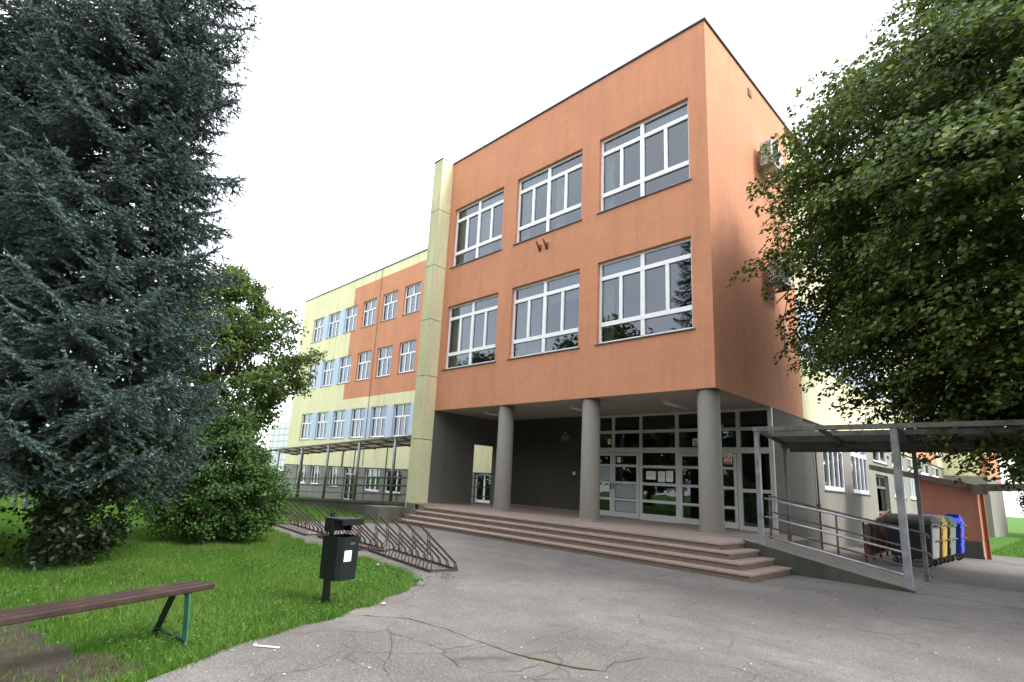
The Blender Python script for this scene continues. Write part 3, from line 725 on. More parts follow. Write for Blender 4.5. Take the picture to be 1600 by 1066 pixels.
for dz in (1.15, .77, .38):
    r.tube([LL(xa, 1.97, rz_(xa)+dz), LL(xb, 1.97, rz_(xb)+dz)], .034, 6); r.tube([LL(xa, 3.4, rz_(xa)+dz), LL(xb, 3.4, rz_(xb)+dz)], .02, 6)
for x in (-14.6, -17.9, -21.1): r.tube([LL(x, 3.4, rz_(x)), LL(x, 3.4, rz_(x)+1.15)], .02, 6)
r.build('handrail', M['galvdark'], lc)

# ------------------------------------------------------------------ lean-to shed by the containers
sh = empty('lean_to_shed', (2.8, 10.9, 0)); tag(sh, 'small orange lean-to shed with a stained sloping concrete roof behind the containers', 'shed')
s1 = MB()
def shp(x, y, z): return (x-2.8, y-10.9, z)
s1.poly([shp(2.07, 10.9, .53), shp(3.52, 10.9, .53), shp(3.52, 10.9, 2.16), shp(2.07, 10.9, 2.46)], 0)
s1.poly([shp(2.07, 10.885, 0), shp(3.50, 10.885, 0), shp(3.50, 10.885, .53), shp(2.07, 10.885, .53)], 1)
s1.poly([shp(2.07, 10.885, .53), shp(3.50, 10.885, .53), shp(3.50, 10.9, .53), shp(2.07, 10.9, .53)], 1)
s1.poly([shp(3.52, 10.9, 0), shp(3.52, 12.6, 0), shp(3.52, 12.6, 2.16), shp(3.52, 10.9, 2.16)], 0)
s1.poly([shp(2.07, 10.9, 0), shp(2.07, 12.6, 0), shp(2.07, 12.6, 2.46), shp(2.07, 10.9, 2.46)], 0)
s1.build('wall', [M['orange'], M['grey']], sh)
s2 = MB(); s2.hexa([shp(.72, 10.7, 2.70), shp(3.58, 10.7, 2.12), shp(3.58, 13.0, 2.12), shp(.72, 13.0, 2.70)], [shp(.72, 10.7, 2.88), shp(3.62, 10.7, 2.27), shp(3.62, 13.0, 2.27), shp(.72, 13.0, 2.88)])
s2.box(.62, 1.0, -.25, .15, 2.0, 2.29)
s2.hexa([shp(3.6, 10.72, 2.10), shp(12, 10.72, 2.55), shp(12, 10.95, 2.55), shp(3.6, 10.95, 2.10)], [shp(3.6, 10.72, 2.32), shp(12, 10.72, 2.75), shp(12, 10.95, 2.75), shp(3.6, 10.95, 2.32)])
s2.build('roof', M['slab'], sh)
s3 = MB(); s3.box(.74, .84, .3, .45, 0, 2.12); s3.build('board', simple('brown_board', (.20, .075, .03), .7, var=.25), sh)

# ------------------------------------------------------------------ air conditioners
def ac_unit(z, lab, first=None):
    if first: r_ = copy_tree(first); r_.location = (0.02, 3.55, z); tag(r_, lab, 'air conditioner', 'air conditioners on the side wall'); return r_
    e = empty('air_conditioner', (.02, 3.35, z)); tag(e, lab, 'air conditioner', 'air conditioners on the side wall')
    b = MB(); b.box(.12, .47, 0, .95, 0, .80); b.build('casing', simple('cream_metal', (.58, .56, .52), .45, var=.05), e, bevel=.015)
    g = MB()
    for i in range(11): g.box(.472, .485, .06, .60, .08+i*.052, .10+i*.052)
    for i in range(7): g.box(.14+i*.045, .155+i*.045, -.012, -.001, .05, .67)
    g.build('grille', M['trim'], e)
    f = MB(); f.tube([(.469, .34, .36), (.474, .34, .36)], .24, 24); f.build('fan', simple('fan_dark', (.03, .03, .03), .6), e)
    for yb_ in (.12, .83): k = MB(); k.bar((0, yb_, -.04), (.5, yb_, -.04), .04, .05); k.bar((.01, yb_, -.4), (.40, yb_, -.055), .03, .03); k.build('bracket', M['galvdark'], e)
    h = MB(); h.tube([(.3, .96, .2), (.3, 1.1, .1), (.2, 1.2, -.3), (.05, 1.3, -.8), (.02, 1.3, -2.0)], .02, 6); h.build('hose', M['offwhite'], e)
    return e
ac1 = ac_unit(11.55, 'upper air conditioner box on the orange side wall near the tree'); ac_unit(7.75, 'lower air conditioner box on the orange side wall, half hidden by leaves', ac1)

# flag brackets
for i, (x, lab) in enumerate(((-5.85, 'left one of two rusty flag brackets under the middle upper window'), (-5.55, 'right one of two rusty flag brackets under the middle upper window'))):
    f = MB(); f.box(-.05, .05, -.02, -.001, -.12, .12); f.tube([(0, -.02, -.08), (0, -.22, .18)], .035, 10)
    tag(f.build('flag_bracket', M['redrust'], loc=(x, 0, 9.32)), lab, 'bracket', 'flag brackets on the front wall')

# soffit lamps
labs = ['ceiling lamp under the porch soffit, left of the first column', 'ceiling lamp under the porch soffit, just left of the middle column', 'ceiling lamp under the porch soffit, between middle and right column']
for (x, y), lab in zip(((-9.0, 1.5), (-5.1, 1.6), (-2.0, 1.9)), labs):
    e = empty('ceiling_lamp', (x, y, B-.003)); tag(e, lab, 'lamp', 'lamps under the porch soffit')
    a = MB(); a.box(-.10, .10, -.65, .65, -.07, 0); a.build('housing', M['offwhite'], e)
    a = MB(); a.tube([(-.05, -.62, -.09), (-.05, .62, -.09)], .017, 8); a.tube([(.05, -.62, -.09), (.05, .62, -.09)], .017, 8); a.build('tube', M['white'], e)

# plaque, signs and notices
pq = MB(); pq.box(-.31, .31, -.02, 0, -.22, .22); pq_o = pq.build('wall_plaque', simple('plaque_dark', (.012, .012, .016), .35), loc=(-7.3, 3.496, 3.30)); tag(pq_o, 'dark name plaque with a small crest on the porch back wall', 'plaque')
pl = MB()
pl.poly([(-.035, -.023, .13), (0, -.023, .08), (.035, -.023, .13), (.035, -.023, .17), (-.035, -.023, .17)])
for z, wd_ in ((.03, .15), (-.03, .22), (-.09, .18), (-.14, .12)):
    x = -wd_
    while x < wd_:
        l = random.uniform(.015, .035); pl.quad((x, -.023, z), (min(x+l, wd_), -.023, z), (min(x+l, wd_), -.023, z+.022), (x, -.023, z+.022)); x += l+.01
pl.build('lettering', simple('gilt_letters', (.35, .33, .27), .5), pq_o)
ns = MB(); ns.box(-.12, .12, -.006, 0, -.16, .16); ns_o = ns.build('no_smoking_sign', M['paper'], loc=(-1.27, GY-.024, 2.55)); tag(ns_o, 'small red no smoking sticker on the right hand door leaf', 'sign')
rg = MB(); k = 28
for i in range(k):
    a, b2_ = 2*math.pi*i/k, 2*math.pi*(i+1)/k
    rg.quad((.075*math.cos(a), -.0085, .03+.075*math.sin(a)), (.10*math.cos(a), -.0085, .03+.10*math.sin(a)), (.10*math.cos(b2_), -.0085, .03+.10*math.sin(b2_)), (.075*math.cos(b2_), -.0085, .03+.075*math.sin(b2_)))
rg.quad((-.06, -.0085, .08), (-.045, -.0085, .095), (.065, -.0085, -.015), (.05, -.0085, -.03)); rg.quad((-.11, -.0085, -.15), (.11, -.0085, -.15), (.11, -.0085, -.09), (-.11, -.0085, -.09))
rg.build('red_ring', simple('sign_red', (.55, .05, .02), .5), ns_o)
cg = MB(); cg.quad((-.07, -.011, .02), (.04, -.011, .02), (.04, -.011, .036), (-.07, -.011, .036)); cg.build('cigarette', simple('sign_black', (.02, .02, .02), .5), ns_o)
ar = MB(); ar.box(-.17, .17, -.006, 0, -.11, .11); ar_o = ar.build('arrow_sign', M['paper'], loc=(-2.20, GY+.012, 3.05)); tag(ar_o, 'small white sign with a black arrow high on the entrance glazing', 'sign')
aa = MB(); aa.poly([(-.14, -.009, .03), (-.08, -.009, .07), (-.08, -.009, .045), (-.03, -.009, .045), (-.03, -.009, .015), (-.08, -.009, .015), (-.08, -.009, -.01)])
for z in (-.03, -.055, -.08): aa.quad((-.13, -.009, z), (.13, -.009, z), (.13, -.009, z+.012), (-.13, -.009, z+.012))
aa.build('arrow', simple('sign_ink', (.02, .02, .02), .5), ar_o)
for (x, z, w2, h2, lab) in ((-3.83, 1.98, .34, .26, 'landscape paper notice on the glazing, leftmost of three'), (-3.45, 1.95, .24, .34, 'upright paper notice on the glazing, middle one of three'), (-3.17, 1.97, .24, .34, 'upright paper notice on the glazing, rightmost of three'),
                            (-5.05, 2.02+.45, .14, .18, 'small paper stuck on the upper pane of the second door leaf'), (-5.45, 3.10, .12, .20, 'small white sheet high on the glazing above the left doors')):
    n = MB(); n.box(-w2/2, w2/2, -.004, 0, -h2/2, h2/2); o = n.build('paper_notice', M['paper'], loc=(x, GY+.03, z)); tag(o, lab, 'notice', 'paper notices on the entrance glazing')
    t = MB()
    for i in range(int(h2/.035)-2):
        zz = h2/2 - .045 - i*.03; t.quad((-w2*.4, -.0065, zz), (w2*random.uniform(.2, .42), -.0065, zz), (w2*.3, -.0065, zz+.008), (-w2*.4, -.0065, zz+.008))
    t.build('print', simple('print_grey', (.25, .25, .27), .8), o)
# white sheets covering two panes
for (x0, x1, z0, z1, lab) in ((-5.18, -4.35, 1.20, 1.64, 'white sheet covering the upper low pane of the second door leaf'), (-5.18, -4.35, .74, 1.08, 'white sheet covering the lowest pane of the second door leaf'), (-6.2, -5.4, 1.76, 2.21, 'pale sheet covering a pane of the leftmost door leaf')):
    n = MB(); n.box(x0, x1, 0, .004, z0, z1); tag(n.build('pane_cover', simple('frosted_cover', (.30, .33, .35), .6, var=.06, scale=3), loc=(0, GY+.062-.03, 0)), lab, 'sheet')
# exterior small alarm box on back wall
n = MB(); n.box(-.05, .05, -.05, 0, -.06, .06); tag(n.build('door_bell_box', M['offwhite'], loc=(-6.85, 3.499, 1.95)), 'small white bell box low on the dark porch wall', 'bell box')

# ------------------------------------------------------------------ rubbish bin
bn = empty('litter_bin', (-.19, -9.72, 0), R(106)); tag(bn, 'dark green metal litter bin with a hood on a post in the grass', 'litter bin')
a = MB(); a.hexa([(-.05, -.012, 0), (.05, -.012, 0), (.05, .012, 0), (-.05, .012, 0)], [(-.03, .03, 1.0), (.03, .03, 1.0), (.03, .045, 1.0), (-.03, .045, 1.0)]); a.build('post', M['black'], bn)
a = MB(); z0, z1 = .30, .76
outer = [(-.17, -.30), (.17, -.30), (.17, -.02), (-.17, -.02)]
def oct_(c, pts, z): return [(x, y, z) for x, y in pts]
ch = .045
ring = [(-.17+ch, -.30), (.17-ch, -.30), (.17, -.30+ch), (.17, -.02), (-.17, -.02), (-.17, -.30+ch)]
ringb = [(x*.94, y*.96-.004) for x, y in ring]
n_ = len(ring)
for i in range(n_):
    j = (i+1) % n_
    a.quad((*ringb[i], z0), (*ringb[j], z0), (*ring[j], z1), (*ring[i], z1))
    ri, rj = [(x*.93, (y+.16)*.93-.16) for x, y in (ring[i], ring[j])]
    a.quad((*ring[i], z1), (*ring[j], z1), (*rj, z1), (*ri, z1)); a.quad((*rj, z1), (*rj, z0+.02), (*ri, z0+.02), (*ri, z1))
a.poly([(*p, z0) for p in reversed(ringb)]); a.poly([(*p, z0+.02) for p in ringb])
bo = a.build('body', M['black'], bn)
a = MB(); a.box(-.02, .05, -.303, -.3015, .675, .70); a.build('lock_plate', M['trim'], bo)
a = MB(); a.hexa([(-.095, -.3005, .50), (.015, -.3005, .50), (.015, -.297, .50), (-.095, -.297, .50)], [(-.095, -.3035, .615), (.015, -.3035, .615), (.015, -.298, .615), (-.095, -.298, .615)]); a.build('label', M['paper'], bo)
a = MB(); a.box(-.17, .17, -.30, -.02, .925, .955); a.box(-.17, -.158, -.16, -.02, .80, .925); a.box(.158, .17, -.30, -.02, .90, .925); a.box(-.17, .17, -.031, -.02, .80, .925); a.box(-.17, .17, -.30, -.29, .885, .925); a.box(.158, .17, -.12, -.02, .80, .90)
a.build('hood', M['black'], bn, bevel=.004)

# ------------------------------------------------------------------ bench
be = empty('park_bench', (.51, -11.19, 0), math.atan2(-1.45, .61)); tag(be, 'old bench of brown boards on green iron legs in the grass', 'bench')
# local x runs along the seat away from the visible end, local y to the far side is negative
zs_ = .452
for i, (ya, yb2) in enumerate(((-.25, -.185), (-.155, -.095), (-.062, 0))):
    a = MB(); x0_ = -.01*i + .012
    a.hexa([(x0_, ya, zs_-.045), (2.3, ya, zs_-.045), (2.3, yb2, zs_-.045), (x0_, yb2, zs_-.045)], [(x0_, ya, zs_), (2.3, ya, zs_), (2.3, yb2, zs_), (x0_, yb2, zs_)])
    a.build('seat_board', M['wooddark'], be, bevel=.008)
for x in (.22, 1.95):
    a = MB(); a.bar((x+.02, -.02, zs_-.05), (x+.05, .075, -.02), .05, .012, up=(1, 0, 0)); a.build('leg', M['greenpaint'], be)
    a = MB(); a.bar((x, -.20, zs_-.05), (x-.07, -.46, -.02), .06, .012, up=(1, 0, 0)); a.build('leg', M['black'], be)
    a = MB(); a.bar((x, -.24, zs_-.052), (x+.02, -.005, zs_-.052), .05, .012); a.build('top_bar', M['black'], be); a = MB(); a.bar((x-.06, -.42, .06), (x+.05, .06, .06), .03, .01); a.build('foot_bar', M['black'], be)

# ------------------------------------------------------------------ bike racks
def bike_rack(p0, p1, n, lab):
    d = Vector((p1[0]-p0[0], p1[1]-p0[1], 0)); L_ = d.length; ang = math.atan2(d.y, d.x)
    e = empty('bike_rack', (p0[0], p0[1], .01), ang); tag(e, lab, 'bike rack', 'bike racks on the asphalt edge')
    W = .52     # local: x along rack (away from right end), +y = toward the lawn (camera left)
    f = MB(); f.bar((0, 0, .02), (L_, 0, .02), .03, .03); f.bar((0, W, .02), (L_, W, .02), .03, .03)
    for x in (0, L_): f.bar((x, 0, .021), (x, W, .021), .028, .026)
    f.build('base_frame', M['rust'], e)
    for i in range(n):
        x = .04 + (L_-.08)*i/(n-1); tall_ = i % 2 == 0
        h = MB(); l = .88 if tall_ else .50; top = Vector((x, .04 + .68*l/.88, .10 + .60*l/.88)); base = Vector((x, .03, .12))
        for dx in (-.028, .028):
            h.tube([(x+dx, .0, .02), (x+dx, .03, .12), (x+dx, top.y, top.z)], .011, 5)
        h.bar((x-.03, top.y, top.z), (x+.03, top.y, top.z), .014, .014); h.bar((x-.03, base.y+.2, base.z+.19), (x+.03, base.y+.2, base.z+.19), .012, .012)
        kk = .60 if tall_ else .36
        for dx in (-.04, .04):
            h.tube([(x+dx*2.2, W, .02), (x+dx*1.5, W-.02, .12), (x+dx*.7, .03+kk*.9, .12+kk*.80)], .0085, 4)
        h.build('wheel_holder', M['rust'], e)
    return e
bike_rack((-1.33, -6.78), (-3.70, -6.42), 10, 'rusty bike rack nearest the steps, rightmost of three')
bike_rack((-3.85, -6.55), (-6.05, -6.30), 9, 'rusty bike rack in the middle, behind the litter bin')
bike_rack((-6.35, -6.45), (-9.0, -6.15), 10, 'rusty bike rack at the left end beside the bush')
a = MB(); a.box(-.55, .55, -.05, .05, .0, .03); tag(a.build('wooden_board', simple('brown_plank', (.13, .07, .045), .8, var=.3), loc=(-4.15, -6.75, .012), rz=R(10)), 'loose brown board lying between two bike racks', 'board')

# ------------------------------------------------------------------ waste containers
def container(loc, rz, colb, coll, cole, lab, group='wheeled waste containers in a row', hgt=1.0, lidbump=False, stripes=True):
    e = empty('waste_container', loc, rz); e.scale = (.74, 1, 1); tag(e, lab, 'waste container', group)
    mB = simple('plastic_body', colb, .45, var=.12, scale=3, dirt=sc(colb, .5)); mL = simple('plastic_lid', coll, .6, spec=.25, var=.1, scale=3, dirt=sc(coll, .6)); mE = mB if cole == colb else simple('plastic_end', cole, .5, var=.1, scale=3)
    # local: length along x (-.66...66), depth y (-.5...5)
    b = MB(); h0 = .20; h1 = 1.02*hgt
    bl = [(-.56, -.40, h0), (.58, -.40, h0), (.58, .40, h0), (-.56, .40, h0)]; tl = [(-.66, -.50, h1), (.66, -.50, h1), (.66, .50, h1), (-.66, .50, h1)]
    b.hexa(bl, tl, 0); b.box(-.69, .69, -.53, .53, h1, h1+.05, 0)
    for x in (-.35, 0, .35): b.hexa([(x-.03, -.425, .3), (x+.03, -.425, .3), (x+.03, -.40, .3), (x-.03, -.40, .3)], [(x-.03, -.515, .96*hgt), (x+.03, -.515, .96*hgt), (x+.03, -.49, .96*hgt), (x-.03, -.49, .96*hgt)], 0)
    # end panel
    b.hexa([(.583, -.36, h0+.02), (.60, -.36, h0+.02), (.60, .36, h0+.02), (.583, .36, h0+.02)], [(.665, -.44, h1-.06), (.682, -.44, h1-.06), (.682, .44, h1-.06), (.665, .44, h1-.06)], 1)
    bo_ = b.build('body', [mB, mE], e, bevel=.012)
    h = MB(); h.tube([(.67, -.18, h1-.40), (.74, -.18, h1-.36), (.74, .18, h1-.36), (.67, .18, h1-.40)], .014, 6); h.tube([(.70, -.2, h1+.02), (.76, -.2, h1+.0), (.76, .2, h1+.0), (.70, .2, h1+.02)], .016, 6); h.build('handle', M['galvdark'], bo_)
    l = MB(); n = 12; V0 = []
    for i in range(n+1):
        t = i/n; y = -.52 + 1.04*t; z = h1 + .055 + .20*hgt*math.sin(math.pi*t)**.8
        V0.append((y, z))
    for (a_, b_) in zip(V0, V0[1:]): l.poly([(-.66, a_[0], a_[1]), (.66, a_[0], a_[1]), (.66, b_[0], b_[1]), (-.66, b_[0], b_[1])], 0, True)
    l.poly([(.66, y, z) for y, z in V0] + [(.66, .52, h1+.05), (.66, -.52, h1+.05)], 0); l.poly([(-.66, y, z) for y, z in reversed(V0)] + [(-.66, -.52, h1+.05), (-.66, .52, h1+.05)], 0)
    if lidbump: l.box(.2, .62, -.22, .22, h1+.20, h1+.31)
    l.box(.655, .70, -.45, .45, h1+.055, h1+.10); l.build('lid', mL, e)
    for x in (-.45, .47):
        for y in (-.34, .34):
            wv = MB(); wv.tube([(x, y-.028, .085), (x, y+.028, .085)], .085, 18); wo_ = wv.build('wheel', M['rubber'], e)
            rv = MB(); rv.tube([(x, y-.031, .085), (x, y+.031, .085)], .035, 10); rv.bar((x-.03, y-.045, .09), (x-.01, y-.045, .21), .01, .05); rv.bar((x-.03, y+.045, .09), (x-.01, y+.045, .21), .01, .05); rv.build('fork', M['galv'], wo_)
    if stripes:
        s = MB()
        for k in range(4): s.hexa([(.601+.018*k, -.42-.012*k, .42+.13*k), (.606+.018*k, -.33-.01*k, .42+.13*k), (.604+.018*k, -.33-.01*k, .421+.13*k), (.600+.018*k, -.42-.012*k, .421+.13*k)], [(.620+.018*k, -.435-.012*k, .50+.13*k), (.624+.018*k, -.34-.01*k, .50+.13*k), (.622+.018*k, -.34-.01*k, .501+.13*k), (.618+.018*k, -.435-.012*k, .501+.13*k)], k % 2)
        s.build('reflector', [simple('stripe_white', (.7, .7, .7), .5), simple('stripe_red', (.5, .03, .02), .5)], e)
container((2.61, 5.72, .004), R(-2), (.035, .042, .046), (.022, .027, .03), (.36, .38, .38), 'dark grey waste container with a pale end, nearest in the row', stripes=False)
container((2.63, 6.95, .004), R(1), (.42, .26, .02), (.20, .17, .05), (.45, .28, .02), 'yellow waste container, second in the row')
container((2.66, 8.15, .004), R(-1), (.02, .07, .035), (.025, .06, .04), (.10, .15, .12), 'dark green waste container between the yellow and the blue one')
container((2.73, 9.45, .004), R(2), (.02, .045, .50), (.02, .05, .50), (.02, .045, .52), 'bright blue waste container, farthest in the row against the orange shed', lidbump=True)
fe = empty('container_fence', (1.72, 5.6, 0), R(93)); tag(fe, 'rusty red barred fence panel left of the grey waste container', 'fence')
a = MB()
for x in np.arange(-1.0, 3.2, .10): a.tube([(x, 0, .12), (x, 0, .95+.12*max(0, x))], .008, 5)
a.build('bars', M['rust'], fe)
a = MB(); a.bar((-1.0, 0, .93), (0, 0, .95), .04, .04); a.bar((0, 0, .95), (3.2, 0, 1.33), .04, .04); a.bar((-1.0, 0, .14), (3.2, 0, .14), .04, .04); a.bar((-1, 0, .78), (-.2, 0, .98), .03, .03)
a.build('rails', M['redrust'], fe)
for x in (-1.0, .1, 1.1, 2.2, 3.2):
    a = MB(); a.bar((x, 0, 0), (x, 0, 1.0+.1*max(0, x)), .05, .05); a.build('post', M['redrust'], fe)
# ------------------------------------------------------------------ paper litter and small bits
def litter(px, py, s, lab, nm='paper_scrap'):
    x, y = G(px, py); a = MB(); k = 6; z = .012
    P = [(math.cos(t)*s*random.uniform(.5, 1.1), math.sin(t)*s*random.uniform(.5, 1.1), random.uniform(0, s*.5)) for t in [2*math.pi*i/k for i in range(k)]]
    for i in range(k): a.poly([(0, 0, s*.4), P[i], P[(i+1) % k]])
    a_o = a.build(nm, M['paper'], loc=(x, y, z)); return tag(a_o, lab, 'litter', 'paper scraps on the ground')
litter(590, 885, .05, 'crumpled white paper on the grass right of the litter bin')
litter(600, 946, .035, 'torn white paper at the grass edge below the litter bin')
a = MB(); a.bar((-.11, 0, .008), (.11, 0, .008), .018, .008); a.bar((-.11, 0, .008), (-.115, .04, .008), .014, .008)
gx, gy = G(416, 1013); tag(a.build('white_stick', M['paper'], loc=(gx, gy, .006), rz=R(42)), 'thin white plastic stick lying on the asphalt near the bench', 'litter')
sb = MB()
for i in range(190):
    if i < 100: px, py = random.uniform(300, 1600), random.uniform(840, 1066)
    elif i < 170: px, py = random.uniform(900, 1600), random.uniform(905, 985)
    elif i % 3: continue
    else: px, py = random.uniform(30, 420), random.uniform(985, 1066)
    if py < 700 + (px-600)*.13 + 130 and px > 640: continue
    x, y = G(px, py); s = random.uniform(.003, .012) * (1 + math.dist((x, y), (CX, CY))*.05)
    if y > -2.5 and x < 1.9: continue
    if x > .6 and y > -.5: continue
    t = random.uniform(0, 3); c_, s_ = math.cos(t)*s, math.sin(t)*s
    z = .013
    sb.poly([(x-c_, y-s_, z), (x+s_*.6, y-c_*.6, z), (x+c_, y+s_, z+.003), (x-s_*.6, y+c_*.6, z+.004)])
tag(sb.build('fallen_petals', simple('dry_petal', (.40, .36, .28), .8)), 'tiny pale petals and crumbs scattered over the asphalt', 'petals', kind='stuff')

# ------------------------------------------------------------------ far building
fbd = empty('clad_building', (-56, 16, 0)); tag(fbd, 'white panel clad building behind the far left end of the yellow wing', 'building')
a = MB(); a.box(-10, 4.2, 0, 12, -.8, 7.3)
a.build('wall', M['whiteplate'], fbd)
a = MB()
for i in range(9): a.box(-10, 4.2, -.012, -.002, .2+i*.78, .25+i*.78)
for i in range(8): a.box(-9+i*1.7, -8.96+i*1.7, -.014, -.002, -.8, 7.3)
a.build('panel_joint', M['galvdark'], fbd)
a = MB(); a.tube([(4.1, -.08, 7.5), (4.1, -.08, 0)], .06, 8); a.build('downpipe', M['offwhite'], fbd)
a = MB(); a.box(-2, 2.6, -.02, -.004, 3.3, 4.6); a.build('window', simple('dark_glazing', (.05, .055, .06), .1), fbd)

# ------------------------------------------------------------------ foliage tools
def unit(v): return v/np.linalg.norm(v, axis=1, keepdims=True).clip(1e-9)
def leaves(P, Dn, size, aspect=.8, fold=.25, rand=.5, hang=.0):
    """P centres, Dn preferred leaf normal -> kites folded along the midrib; returns V,F (tris)"""
    n = len(P); nrm = unit(Dn + rng.normal(0, rand, (n, 3)))
    ax = rng.normal(0, 1, (n, 3)); ax[:, 2] -= hang; ax = unit(ax - nrm*(ax*nrm).sum(1, keepdims=True)); bx = np.cross(nrm, ax)
    s = (size*rng.uniform(.65, 1.25, n))[:, None]
    b0 = P - ax*s*.5; tip = P + ax*s*.55; l = P + bx*s*aspect*.5 - ax*s*.12 + nrm*s*fold; r_ = P - bx*s*aspect*.5 - ax*s*.12 + nrm*s*fold
    V = np.stack([b0, r_, tip, l], 1).reshape(-1, 3); k = np.arange(n)*4
    F = np.concatenate([np.stack([k, k+1, k+2], 1), np.stack([k, k+2, k+3], 1)])
    return V, F
def limb(mb, p, q, r0, r1, n=6, bend=.1, seg=5):
    p = Vector(p); q = Vector(q); L_ = (q-p).length; off = Vector((random.uniform(-1, 1), random.uniform(-1, 1), random.uniform(0, 1)))*bend*L_
    pts = [p.lerp(q, t/seg) + off*math.sin(math.pi*t/seg) for t in range(seg+1)]
    mb.tube(pts, [r0+(r1-r0)*t/seg for t in range(seg+1)], n); return pts

M['linden'] = leafmat('linden_leaf', [(.016, .036, .009), (.036, .072, .013), (.088, .145, .026), (.22, .25, .055)], .5, .24, .35, (.16, .24, .03))
M['bushleaf'] = leafmat('bush_leaf', [(.016, .04, .010), (.036, .088, .016), (.078, .16, .03)], .5, .25, .35)
M['bgleaf'] = leafmat('maple_leaf', [(.03, .06, .012), (.06, .11, .02), (.12, .17, .035)], .55, .35, .3)
M['darkleaf'] = leafmat('dark_leaf', [(.012, .022, .010), (.02, .038, .014), (.035, .06, .02)], .5, .15, .35)  # darkest leaf greens, for the saplings and distant trees
M['needle'] = leafmat('blue_spruce_needle', [(.026, .052, .046), (.06, .105, .094), (.135, .195, .178)], .6, .0, .3)
_nt = M['needle'].node_tree
for nd_ in _nt.nodes:
    if nd_.type == 'TEX_NOISE': nd_.inputs['Scale'].default_value = 4.5; nd_.inputs['Detail'].default_value = 2
    if nd_.type == 'MATH' and nd_.operation == 'MULTIPLY_ADD': nd_.inputs[1].default_value = 2.2; nd_.inputs[2].default_value = -1.1
M['blade'] = leafmat('grass_blade', [(.035, .10, .012), (.07, .175, .022), (.115, .225, .035), (.20, .22, .07)], .6, .35, .2, (.16, .35, .04))
M['weed'] = leafmat('weed_leaf', [(.03, .085, .014), (.055, .14, .022), (.09, .19, .035)], .65, .3, .15)

# ---- linden on the right
def linden():
    cx, cy = 6.9, 2.6; e = empty('linden_tree', (cx, cy, 0)); tag(e, 'large dense linden tree hanging over the canopy at the right', 'tree')
    tb = MB(); tb.tube([(0, 0, -.1), (.03, 0, 1.2), (0, .05, 3.0), (.1, .05, 5.5), (0, 0, 9), (.1, 0, 12.5)], [.42, .34, .30, .25, .16, .05], 14)
    prof = [(2.6, 1.8), (3.2, 3.1), (4.2, 4.3), (5.5, 5.0), (7.0, 5.6), (8.6, 5.6), (9.8, 5.2), (10.6, 4.5), (11.6, 3.7), (13.0, 2.5), (14.2, 1.3), (15.0, .3)]
    pz = [p[0] for p in prof]; pr = [p[1] for p in prof]
    C_ = []; Nn = []
    k = 0
    ph = rng.uniform(0, 6.28, 8)
    while len(C_) < 3700:
        z = rng.uniform(2.5, 14.9); a = rng.uniform(0, 2*math.pi)
        Rm = np.interp(z, pz, pr)
        if rng.uniform() > (Rm/6.4): continue
        lump = 1 + .07*math.sin(3*a+z*.9+ph[0]) + .06*math.sin(5*a-z*1.7+ph[1]) + .05*math.sin(9*a+z*3.1+ph[2]) + .05*math.sin(2.6*z+ph[3]+a*2)
        f = 1 - abs(rng.normal(0, .13)) if rng.uniform() < .64 else rng.uniform(.35, .9)
        f = min(f, 1.0) * lump
        C_.append((Rm*f*math.cos(a), Rm*f*math.sin(a), z)); Nn.append((math.cos(a), math.sin(a)))
    C_ = np.array(C_); Nn = np.array(Nn)
    # limbs to a subset of clusters
    for i in range(0, 420, 3):
        c = C_[i]; z0 = max(2.4, min(12, c[2]*.75 - .4)); lp = limb(tb, (0, 0, z0), tuple(c*np.array([.95, .95, 1])), max(.02, .10 - .006*c[2]), .012, 5, .06)
    tb.build('trunk', M['bark'], e)
    per = 104; n = len(C_)*per
    ci = np.repeat(np.arange(len(C_)), per)
    # each cluster: a drooping fan, longer outward, thin
    out = np.zeros((n, 3)); out[:, :2] = Nn[ci]; tang = np.stack([-out[:, 1], out[:, 0], np.zeros(n)], 1)
    s = rng.uniform(.7, 1.25, len(C_))[ci]
    u = rng.uniform(-.8, .9, n)*s; v = rng.normal(0, .27, n)*s*(1.15 - np.abs(u)).clip(.15, 2); w_ = rng.normal(0, .085, n)
    zz = -.22*u - .38*np.abs(u)*np.maximum(u, 0) + w_ - .30*np.abs(v)
    P = C_[ci] + out*u[:, None] + tang*v[:, None]; P[:, 2] += zz
    Dn = out*.8 + np.array([0, 0, .9])
    V, F = leaves(P, Dn, .098, .95, .14, .5, .8)
    np_mesh('crown', V, F, M['linden'], parent=e)
linden()

